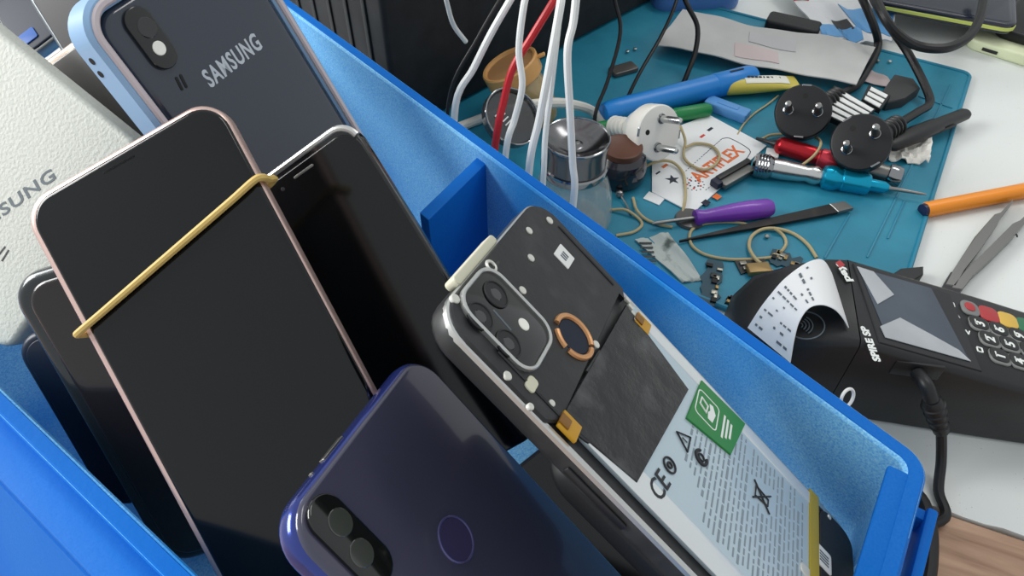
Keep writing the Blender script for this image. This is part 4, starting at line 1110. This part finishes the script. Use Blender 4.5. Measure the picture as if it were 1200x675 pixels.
# ------------------------------------------------------------------ black handle on tissue
p, q = mz(1040, 171, .010), mz(1134, 132, .007); Fm, L = rod(p, q)
t = thing('knife_handle', 'black flattened knife handle resting on a white tissue at the mat edge', 'handle', Fm)
R = []
for f, a, b in ((0, .0042, .0030), (.04, .0066, .0042), (.35, .0074, .0048), (.6, .0066, .0046), (.62, .0056, .0044), (.95, .0052, .0040), (.985, .0040, .0030), (1, .0016, .0012)):
    R.append([(L*f, a*math.cos(k*math.pi/12), b*math.sin(k*math.pi/12)) for k in range(24)])
mb = MB(); mb.loft(R); part('grip', mb, 'black_soft', t)
mb = MB(); mb.box(L*.5, -.0062, 0, L*.5, .001, .002, .0003); part('grip_seam', mb, 'black_matte', t)
rn = random.Random(11)
hh = [[rn.uniform(-1, 1) for _ in range(12)] for _ in range(12)]
def crump(a, b):
    i, j = a*10, b*10; i0, j0 = int(i), int(j); fi, fj = i-i0, j-j0
    g = lambda i, j: hh[min(i, 11)][min(j, 11)]
    return .0022*((g(i0, j0)*(1-fi)+g(i0+1, j0)*fi)*(1-fj)+(g(i0, j0+1)*(1-fi)+g(i0+1, j0+1)*fi)*fj)+.0062*max(0, (a-.78)/.22)*(.4+b*.6)
mb = MB(); mb.grid(mz(1042, 186, .003), mz(1088, 191, .003), mz(1090, 160, .003), mz(1040, 163, .003), 20, 14, crump, .0008); solo('tissue', 'crumpled white tissue under the black knife handle', 'tissue', mb, 'tissue', sharp=20)

# ------------------------------------------------------------------ tan threads
def thread(label, pts, closed=False, r=.0010):
    mb = MB(); mb.tube([mz(x, y, h) for x, y, h in pts], r, 8, closed=closed, smooth=6); solo('tan_thread', label, 'thread', mb, 'thread_tan', group='tan threads on the mat')
h = .0011
thread('tan thread loop running under the pry blade, left of the circuit boards', [(890, 268, h), (866, 261, h), (835, 261, h), (815, 266, h), (808, 276, h), (812, 289, h), (828, 299, h), (856, 304, h), (892, 303, h), (915, 300, h)])
thread('tan thread coiled in a ring just above the payment terminal', [(957, 302, h), (946, 286, h), (930, 274, h), (910, 268, h*2), (893, 269, h*2), (881, 277, h*2), (878, 290, h*2), (886, 304, h*3), (898, 313, h*3), (908, 320, h)], r=.0011)
thread('short curved tan thread inside the thread ring by the terminal', [(908, 268, h*3.2), (918, 276, h), (921, 286, h), (914, 296, h), (905, 299, h)])
thread('tan thread loop from the white plug onto the printed card', [(797, 147, .012), (803, 165, .006), (801, 182, .004), (808, 192, .003), (824, 199, .003), (838, 193, .003), (843, 182, .003), (834, 171, .003), (816, 168, .003), (803, 173, .005)])
thread('tan thread arching over the star on the printed card', [(747, 206, h), (757, 195, .004), (772, 189, .005), (788, 190, .004), (800, 202, .003), (803, 218, .003), (803, 234, .003), (799, 252, h)])
thread('tan thread bent loop between the dispenser bottle and the purple screwdriver', [(715, 246, h), (733, 246, h*3), (748, 256, h), (752, 264, h), (742, 272, h), (722, 276, h)])
thread('tan thread running toward the purple screwdriver tip', [(742, 232, h), (746, 246, h*3), (757, 257, h*1.2), (772, 263, h), (788, 266, h)])
thread('tan thread looping over the red screwdriver', [(893, 163, .003), (905, 158, .003), (930, 157, .005), (955, 161, .010), (962, 168, .014), (956, 180, .014), (942, 192, .006), (929, 198, .010)])
thread('thin tan thread rising by the pale blue block', [(864, 158, h), (872, 145, h), (884, 133, h), (900, 122, h), (912, 112, h)], r=.0007)

# ------------------------------------------------------------------ circuit boards and scraps
def board(label, p, q, w_, seed):
    Fm, L = rod(mz(*p, .0002), mz(*q, .0002)); t = thing('circuit_board', label, 'circuit board', Fm, 'loose circuit boards on the mat'); rr = random.Random(seed)
    n = 9; pts = [(L*k/n, w_/2+rr.uniform(-.25, .1)*w_) for k in range(n+1)]+[(L*(n-k)/n, -w_/2+rr.uniform(-.1, .25)*w_) for k in range(n+1)]
    mb = MB(); mb.prism(pts, 0, .0010); part('board', mb, 'pcb' if seed % 2 else 'pcb_dark', t)
    for k in range(9):
        m_ = rr.choice(['shield', 'gold_bit', 'hole_dark', 'shield', 'pcb_dark']); x = L*rr.uniform(.08, .92); y = w_*rr.uniform(-.30, .30)
        mb = MB(); mb.box(x, y, .0016, rr.uniform(.0018, .005), rr.uniform(.0016, .004), .0014, .0002); part('chip', mb, m_, t)
board('teal loose circuit board against the bin rim, lowest of the group', (838, 306), (828, 358), .013, 3)
board('dark circuit board with a brown metal shield, under the tan thread ring', (864, 314), (898, 310), .012, 2)
board('circuit board with bare metal parts beside the top of the payment terminal', (902, 300), (938, 312), .013, 5)
board('small dark circuit board strip above the bin rim, beside the teal one', (852, 352), (868, 360), .007, 4)
Fm = T(*mz(888, 318, .001))
mb = MB(); mb.slab(0, 0, .014, .008, .0008, 0, .004, .0006); solo('metal_socket', 'small brown metal socket block between the circuit boards', 'socket', mb, 'gold_bit', Fm @ Matrix.Rotation(.1, 4, 'Z'))
for i, (px, py) in enumerate(((898, 279), (1042, 74), (1086, 172), (735, 62), (1028, 73), (744, 59))):
    lab = ['tiny screw inside the tan thread ring', 'tiny bright screw on the far right corner of the mat', 'tiny screw at the lower edge of the white tissue', 'tiny bright screw on the mat nearest the black box', 'tiny screw left of the bright screw at the mat corner', 'tiny bright screw on the mat between the black box and the grey bag'][i]
    mb = MB(); mb.lathe([(.0008, 0), (.0008, .0012), (.0016, .0013), (.0016, .0020), (.001, .0024)], 10, T(*mz(px, py))); solo('screw', lab, 'screw', mb, 'silver' if i in (1, 3, 5) else 'steel')
zc = [mz(800, 331, .001), mz(824, 328, .001), mz(783, 272, .001), mz(744, 281, .001)]
t = thing('zip_bag', 'clear zip bag with smudged dark print, tucked along the bin rim', 'bag', T(*zc[3])); zw = wavy(.0006, .0005, .0003)
mb = MB(); mb.grid(*zc, 12, 18, zw, .0009); part('bag_sheet', mb, 'zip_bag', t, True)
mb = MB()
for k in range(5):
    p = zc[3]*(.75-.05*k)+zc[2]*(.12+.02*k)+zc[0]*(.10+.02*k)+zc[1]*.03; mb.box(p.x, p.y, p.z+.0010, .008, .0014, .0003, .0001)
part('bag_print', mb, 'charcoal', t, True)
mb = MB(); Fm, L = rod(mz(912, 32, .0), mz(912, 42, .0)); mb.lathe([(.002, 0), (.002, .0004)], 10, Fm); mb.bm.free()

# ------------------------------------------------------------------ payment terminal
f0, f1 = D(1010, 403, .060), AY(1200, 458, .194)
e1 = (f1-f0); slope = e1.z/math.hypot(e1.x, e1.y); e1h = V((e1.x, e1.y, 0)).normalized(); e2h = V((-e1h.y, e1h.x, 0))
TF = frame((f0.x, f0.y, 0), e1h); TI = TF.inverted()
WT = .057
t = thing('payment_terminal', 'black card payment terminal with keypad, screen and a curled receipt, on the white desk', 'payment terminal', TF)
def sect(s, top, y0, y1, bot=.001, r=.003):
    o = [(s, y0+.001, bot), (s, y0, bot+.002), (s, y0, top-r), (s, y0+r*.35, top-r*.35), (s, y0+r, top), (s, y1-r, top), (s, y1-r*.35, top-r*.35), (s, y1, top-r), (s, y1, bot+.002), (s, y1-.001, bot)]
    return o
H0, LEN = .060, .150
def top(s): return H0+slope*s
mb = MB(); mb.loft([sect(0, top(0), 0, WT), sect(.02, top(.02), 0, WT), sect(.07, top(.07), -.0005, WT), sect(LEN-.004, top(LEN-.004), 0, WT-.002), sect(LEN, top(LEN)-.004, .003, WT-.005)])
body = part('body', mb, 'term_black', t, sharp=50)
mb = MB()                         # printer head, rounded at the far side, falling away to the left
mb.loft([sect(-.0545, .030, .014, WT-.018, r=.010), sect(-.052, .040, .008, WT-.011, r=.010), sect(-.044, .049, .003, WT-.006, r=.008), sect(-.026, .0555, 0, WT-.002, r=.006), sect(-.010, .0590, 0, WT, r=.004), sect(-.0004, H0-.0003, 0, WT, r=.003)])
head = part('printer_cover', mb, 'term_black', t, sharp=50)
# face plane of the terminal (tilted)
fz = V((-slope, 0, 1)).normalized()
def face(px, py, h=0.):
    r = ray(px, py); o = TF @ V((0, 0, H0)); n = (TF.to_3x3() @ fz); oo = o+n*h
    p = EYE+r*((oo-EYE).dot(n)/r.dot(n)); return TI @ p
FF = Matrix.Translation((0, 0, H0)) @ frame((0, 0, 0), (1, 0, slope), fz); FFI = FF.inverted()
def fl(px, py): q = FFI @ face(px, py); return (q.x, q.y)
mb = MB(); mb.prism([fl(*q) for q in ((999, 309), (1112, 345), (1150, 436), (1030, 402))], -.0006, .0007, .0005, Mx=FF); bz = part('screen_bezel', mb, 'term_face', t)
mb = MB(); mb.prism([fl(*q) for q in ((1005, 315), (1090, 339), (1134, 423), (1038, 396))], .0002, .00095, 0, Mx=FF); scr = part('screen', mb, 'lcd', t)
mb = MB(); mb.prism([fl(*q) for q in ((1003, 314), (1022, 320), (1046, 347), (1027, 358))], .0009, .0013, 0, Mx=FF); part('film_patch', mb, 'film', scr, label='pale patch of protective film')
mb = MB(); mb.prism([fl(*q) for q in ((1053, 374), (1090, 394), (1122, 412), (1136, 425), (1036, 397), (1030, 384))], .0009, .0013, 0, Mx=FF); part('film_patch', mb, 'film', scr, label='pale lower band of protective film')
def ftext(mb, s, p, q, size, z=.0008, bold=.0001, fit=True):
    a, b = V(fl(*p)), V(fl(*q)); Mx = FF @ T(a.x, a.y, z) @ Matrix.Rotation(math.atan2(b.y-a.y, b.x-a.x), 4, 'Z'); sx = 1.
    if fit:
        m2 = MB(); m2.text(s, size, Mx, .00005, bold=bold); w0 = max((Mx.inverted() @ v.co).x for v in m2.bm.verts); m2.bm.free(); sx = (b-a).length/w0
    mb.text(s, size, Mx, .00005, sx=sx, bold=bold)
mb = MB(); ftext(mb, 'SPIRE SP', (1032, 424), (1016, 383), .0052, .0001, .00025)
part('model_lettering', mb, 'print_white', t, label='white SPIRE lettering')
mb = MB(); ftext(mb, 'pay', (998, 330), (985, 309), .0060, .0001, .00025); part('logo_lettering', mb, 'print_white', t)
mb = MB(); mb.prism([fl(*q) for q in ((984, 305), (990, 311), (984, 314), (979, 308))], 0, .0003, 0, Mx=FF); part('logo_mark', mb, 'key_red', t, label='red arrow mark')
# keys
ku = V(fl(1193, 423))-V(fl(1170, 417)); kang = 0
def key(px, py, w_, l_, m_, nm='key', rim=True):
    x, y = fl(px, py)
    if rim:
        mb = MB(); mb.slab(x, y, w_+.0012, l_+.0012, min(w_, l_)*.42, -.0003, .0010, .0005, n=6, Mx=FF); k_ = part(nm, mb, 'key_grey' if m_ == 'key_black' else m_, t)
        if m_ == 'key_black':
            mb = MB(); mb.slab(x-.0004, y+.0006, w_, l_-.0002, min(w_, l_)*.40, .0006, .0014, .0004, n=6, Mx=FF); part('key_top', mb, m_, k_)
        return k_
r3 = [(1147, 381), (1170, 388), (1193, 395), (1216, 402)]; r2 = [(1159, 399), (1182, 405), (1206, 412), (1230, 419)]; r1 = [(1171, 419), (1194, 425), (1218, 432), (1243, 439)]
kw, kl = .0098, .0082
names = [(r3, '369#'), (r2, '2580'), (r1, '147*')]
for row, digs in names:
    for (px, py), dg in zip(row, digs):
        k_ = key(px, py, kw, kl, 'key_black')
        x, y = fl(px, py); mb = MB()
        mb.text(dg, .0066, FF @ T(x+.0018, y-.0018, .00145) @ Matrix.Rotation(math.pi/2, 4, 'Z'), .00006, bold=.0002)
        mb.box(x-.0026, y+.0004, .00146, .0007, .0032, .0001, .00002, Mx=FF)
        part('key_digit', mb, 'print_white', k_)
key(1136, 362, .0085, .0085, 'key_grey'); 
x, y = fl(1135, 361); mb = MB(); mb.slab(x, y, .0055, .0055, .0025, .0008, .0015, .0003, Mx=FF); part('key_spot', mb, 'key_red', t, label='red spot on a grey key')
key(1158, 369, .0098, .0088, 'key_red'); key(1180, 376, .0098, .0088, 'key_yellow'); key(1202, 383, .0098, .0088, 'key_green')
for (p, sym) in (((1115, 357), 'o'), ((1125, 371), '>'), ((1138, 391), '<'), ((1148, 410), 'o')):
    x, y = fl(*p); mb = MB()
    if sym == 'o': mb.ring(x, y, .0032, .0032, .0006, .0006, -.0002, .0005, n=2, Mx=FF)
    else: mb.text(sym, .005, FF @ T(x, y-.0015, .0002) @ Matrix.Rotation(math.pi/2, 4, 'Z'), .0002, bold=.0001)
    part('menu_symbol', mb, 'print_white', t)
# contactless mark on the printer cover
x, y, z_ = TI @ D(943, 384, .0555)
CM = T(x, y, .0490+.0107+.26*(x+.0262)-.0042) @ Matrix.Rotation(-.235, 4, 'Y')
cm_ = MB(); torus(cm_, 0, 0, .0085, .00035, .0012, 32)
for k in range(4): torus(cm_, -.003, 0, .0018+.0015*k, .00035, .0012, 14, -.9, .9)
bmesh.ops.transform(cm_.bm, matrix=CM, verts=cm_.bm.verts)
part('contactless_mark', cm_, 'print_grey', t)
# side seam, port, cable
mb = MB(); mb.box(.05, -.0004, .050, .09, .0008, .0008, .0002, Mx=Matrix.Rotation(-math.atan(slope)*-1, 4, 'Y') if False else None)
mb.bm.free()
pp = AY(1086, 440, .200); lp = TI @ pp
mb = MB(); mb.box(lp.x-.004, .0003, lp.z, .022, .002, .010, .0008); part('port', mb, 'black_soft', t)
pw = TF @ V((lp.x-.004, -.002, lp.z))
q1_, q2_ = AY(1092, 470, .188), AY(1103, 505, .184)
t2 = thing('terminal_cable', 'black cable plugged into the side of the payment terminal and dropping to the desk edge', 'cable', T(*pw))
mb = MB(); mb.tube([pw, AY(1085, 452, .193), q1_], .0034, 12); part('cable_plug', mb, 'black_soft', t2, True)
mb = MB(); d_ = (q2_-q1_).normalized(); Z = zframe(q1_, d_, (0, 1, 0)); Ls = (q2_-q1_).length
mb.lathe([(.0036, -.001), (.0048, .001), (.0036, Ls), (.002, Ls+.001)], 18, Z)
for k in range(4): mb.lathe([(.0040, .002+k*Ls/4.6), (.0054-.0003*k, .003+k*Ls/4.6), (.0038, .0042+k*Ls/4.6)], 18, Z)
part('strain_relief', mb, 'black_soft', t2, True)
ee = D(1098, 596, -.0002)
mb = MB(); mb.tube([q2_-d_*.004, q2_, D(1103, 540, .010), D(1100, 575, .0032), ee+V((0, -.006, .0028)), V((ee.x-.02, ee.y-.012, .0028))], .0024, 10); part('cord', mb, 'cable_black', t2, True)
# receipt curling from the slot over the printer cover
rn = [(995, 384), (988, 372), (978, 362), (963, 357), (948, 361), (937, 376), (931, 396), (926, 425)]
rf = [(979, 332), (973, 316), (963, 304), (945, 308), (920, 326), (903, 345), (890, 362), (876, 384)]
zn = [.0610, .0665, .0700, .0715, .0700, .0655, .060, .052]
zfv = [.0610, .0650, .0680, .0700, .0690, .0640, .058, .050]
N = [V(D(a, b, z)) for (a, b), z in zip(rn, zn)]; Ff = [V(D(a, b, z)) for (a, b), z in zip(rf, zfv)]
def cr(P, n=5):
    out = []
    for i in range(len(P)-1):
        p0 = P[i-1] if i else P[0]*2-P[1]; p1, p2 = P[i], P[i+1]; p3 = P[i+2] if i+2 < len(P) else P[-1]*2-P[-2]
        for k in range(n):
            u = k/n; out.append(.5*((2*p1)+(p2-p0)*u+(2*p0-5*p1+4*p2-p3)*u*u+(3*p1-p0-3*p2+p3)*u**3))
    return out+[P[-1]]
N, Ff = cr(N), cr(Ff)
mb = MB(); n = len(N); top_, bot_ = [], []
for i in range(n):
    tg = (N[min(i+1, n-1)]-N[max(i-1, 0)]); nr = tg.cross(Ff[i]-N[i]).normalized()
    if nr.z < 0: nr = -nr
    top_.append([mb.bm.verts.new(N[i].lerp(Ff[i], k/6)) for k in range(7)]); bot_.append([mb.bm.verts.new(N[i].lerp(Ff[i], k/6)-nr*.0004) for k in range(7)])
for i in range(n-1):
    for k in range(6):
        mb.bm.faces.new((top_[i][k], top_[i+1][k], top_[i+1][k+1], top_[i][k+1])); mb.bm.faces.new((bot_[i][k], bot_[i][k+1], bot_[i+1][k+1], bot_[i+1][k]))
for i in range(n-1):
    for k in (0, 6): mb.bm.faces.new((top_[i][k], bot_[i][k], bot_[i+1][k], top_[i+1][k]))
for i in (0, n-1):
    for k in range(6): mb.bm.faces.new((top_[i][k], top_[i][k+1], bot_[i][k+1], bot_[i][k]))
rc = thing('receipt', 'white printed paper receipt curling out of the payment terminal', 'receipt', T(*N[n//2]))
part('paper', mb, 'receipt', rc, True, sharp=60)
mb = MB(); rr = random.Random(5)
for i in range(15, n-2, 2):
    k0 = .12
    while k0 < .88:
        w_ = rr.uniform(.05, .16)
        if rr.random() < .62 and not (i > 24 and .35 < k0 < .55 and rr.random() < .6):
            a0, a1 = N[i].lerp(Ff[i], k0), N[i].lerp(Ff[i], min(k0+w_*.8, .9)); b0, b1 = N[i+1].lerp(Ff[i+1], k0), N[i+1].lerp(Ff[i+1], min(k0+w_*.8, .9))
            tg = (b0-a0); nr = tg.cross(a1-a0).normalized()
            if nr.z < 0: nr = -nr
            b0, b1 = a0.lerp(b0, .5), a1.lerp(b1, .5)
            q = [a0, a1, b1, b0]; mb.loft([[x+nr*.00015 for x in q], [x+nr*.0004 for x in q]])
        k0 += w_+.03
part('receipt_print', mb, 'print_grey', rc, True)

# ------------------------------------------------------------------ right hand things
p, q = D(1080, 247, .0053), D(1275, 209, .0053); Fm, L = rod(p, q)
t = thing('orange_pen', 'orange ballpoint pen with a navy end lying on the white desk', 'pen', Fm)
R = lambda r, a, b: [(r*.9, a), (r, a+.001), (r, b)]
mb = MB(); mb.lathe([(.0050, .0025), (.0053, .0035), (.0053, L)], 8, AXL); part('barrel', mb, 'pen_orange', t, sharp=50)
mb = MB(); mb.lathe([(.002, 0), (.0042, .0004), (.0046, .003), (.0046, .006)], 18, AXL); part('end_plug', mb, 'pen_navy', t, label='navy end plug')
def desk2(px, py): p = D(px, py, .003); return p
Fm = T(*D(1118, 325))
t = thing('tweezers', 'grey steel tweezers standing open on the desk, between the pen and the terminal', 'tweezers', Fm)
def arm(px, nm):
    mb = MB(); pts = [tuple((D(*q, .004)-Fm.translation)[:2]) for q in px]; mb.prism(pts, .0008, .0075, .0008); part(nm, mb, 'steel_grey', t)
arm(((1105, 338), (1116, 318), (1140, 281), (1163, 255), (1170, 253), (1184, 238), (1185, 240), (1170, 259), (1166, 268), (1142, 302), (1126, 322), (1116, 340)), 'arm')
arm(((1112, 342), (1128, 322), (1150, 300), (1184, 266), (1193, 262), (1216, 240), (1217, 243), (1194, 270), (1188, 278), (1160, 306), (1138, 326), (1124, 344)), 'arm')
mb = MB(); c = [tuple((D(*q, .004)-Fm.translation)[:2]) for q in ((1096, 350), (1112, 322), (1134, 318), (1140, 324), (1118, 352))]; mb.prism(c, .0006, .0070, .0006); part('joint', mb, 'dark_steel', t)
mb = MB(); q = D(1184, 278, .004)-Fm.translation; torus(mb, q.x, q.y, .003, .0005, .006, 12, -.6, 1.6); part('guide_pin', mb, 'dark_steel', t)
mb = MB(); mb.prism([tuple(D(*q, .004)[:2]) for q in ((1036, 330), (1054, 318), (1080, 316), (1080, 325), (1066, 334))], 0.0002, .007, .0006); solo('black_wedge', 'small black plastic wedge poking out behind the payment terminal', 'wedge', mb, 'black_soft')
# white wire ring at the rim of the bin
c = D(990, 469, RIM-.003); mb = MB(); Z = zframe(c+V((.0012, .0010, .0)), (.5, -.75, .45)); P_ = [Z @ V((.0034*math.cos(a), .0034*math.sin(a), 0)) for a in [2*math.pi*k/24 for k in range(24)]]
mb.tube(P_, .0006, 8, closed=True, smooth=1); solo('wire_ring', 'tiny white wire ring resting against the outside of the bin rim', 'ring', mb, 'cable_white')
# black cable beside the bin end
cable('black_cable', 'thick black cable curving out beside the bin end on the wooden board', [D(1040, 560, .0036), D(1076, 580, .0036), D(1088, 606, .0036), D(1092, 640, .0036), D(1086, 690, .0036), D(1060, 760, .0036)], .0029, 'cable_black', 'black cables over the desk')
# brown chip beside the black box
mb = MB(); Fm, L = rod(mz(716, 88, 0), mz(744, 80, 0)); mb.slab(L/2, 0, L, .012, .002, .0002, .004, .0008); solo('brown_chip', 'small dark brown flat piece on the mat beside the black box', 'piece', mb, 'brown_grey', Fm)
# ------------------------------------------------------------------ light
w = bpy.data.worlds.new('room_light'); SC.world = w; w.use_nodes = True
bg = w.node_tree.nodes['Background']; bg.inputs[0].default_value = (.95, .98, 1, 1); bg.inputs[1].default_value = .68
def area(name, loc, aim, sx, sy, power, colr=(1, 1, 1)):
    l = bpy.data.lights.new(name, 'AREA'); l.shape = 'RECTANGLE'; l.size = sx; l.size_y = sy; l.energy = power; l.color = colr
    o = bpy.data.objects.new(name, l); C.objects.link(o); o.location = loc
    o.rotation_euler = (V(aim)-V(loc)).to_track_quat('-Z', 'Y').to_euler(); return o
area("window_light", (-2.4, .45, 1.3), (0, .3, .05), 1.5, 1.3, 96, (1, 1, .98))
area("ceiling_lamp", (1.0, 1.3, 2.2), (.1, .35, 0), 1.2, .5, 12, (1, .98, .95))
SC.view_settings.view_transform = 'Standard'; SC.view_settings.look = 'None'
SC.view_settings.gamma = 1; SC.view_settings.exposure = 0
SC.view_settings.use_curve_mapping = False
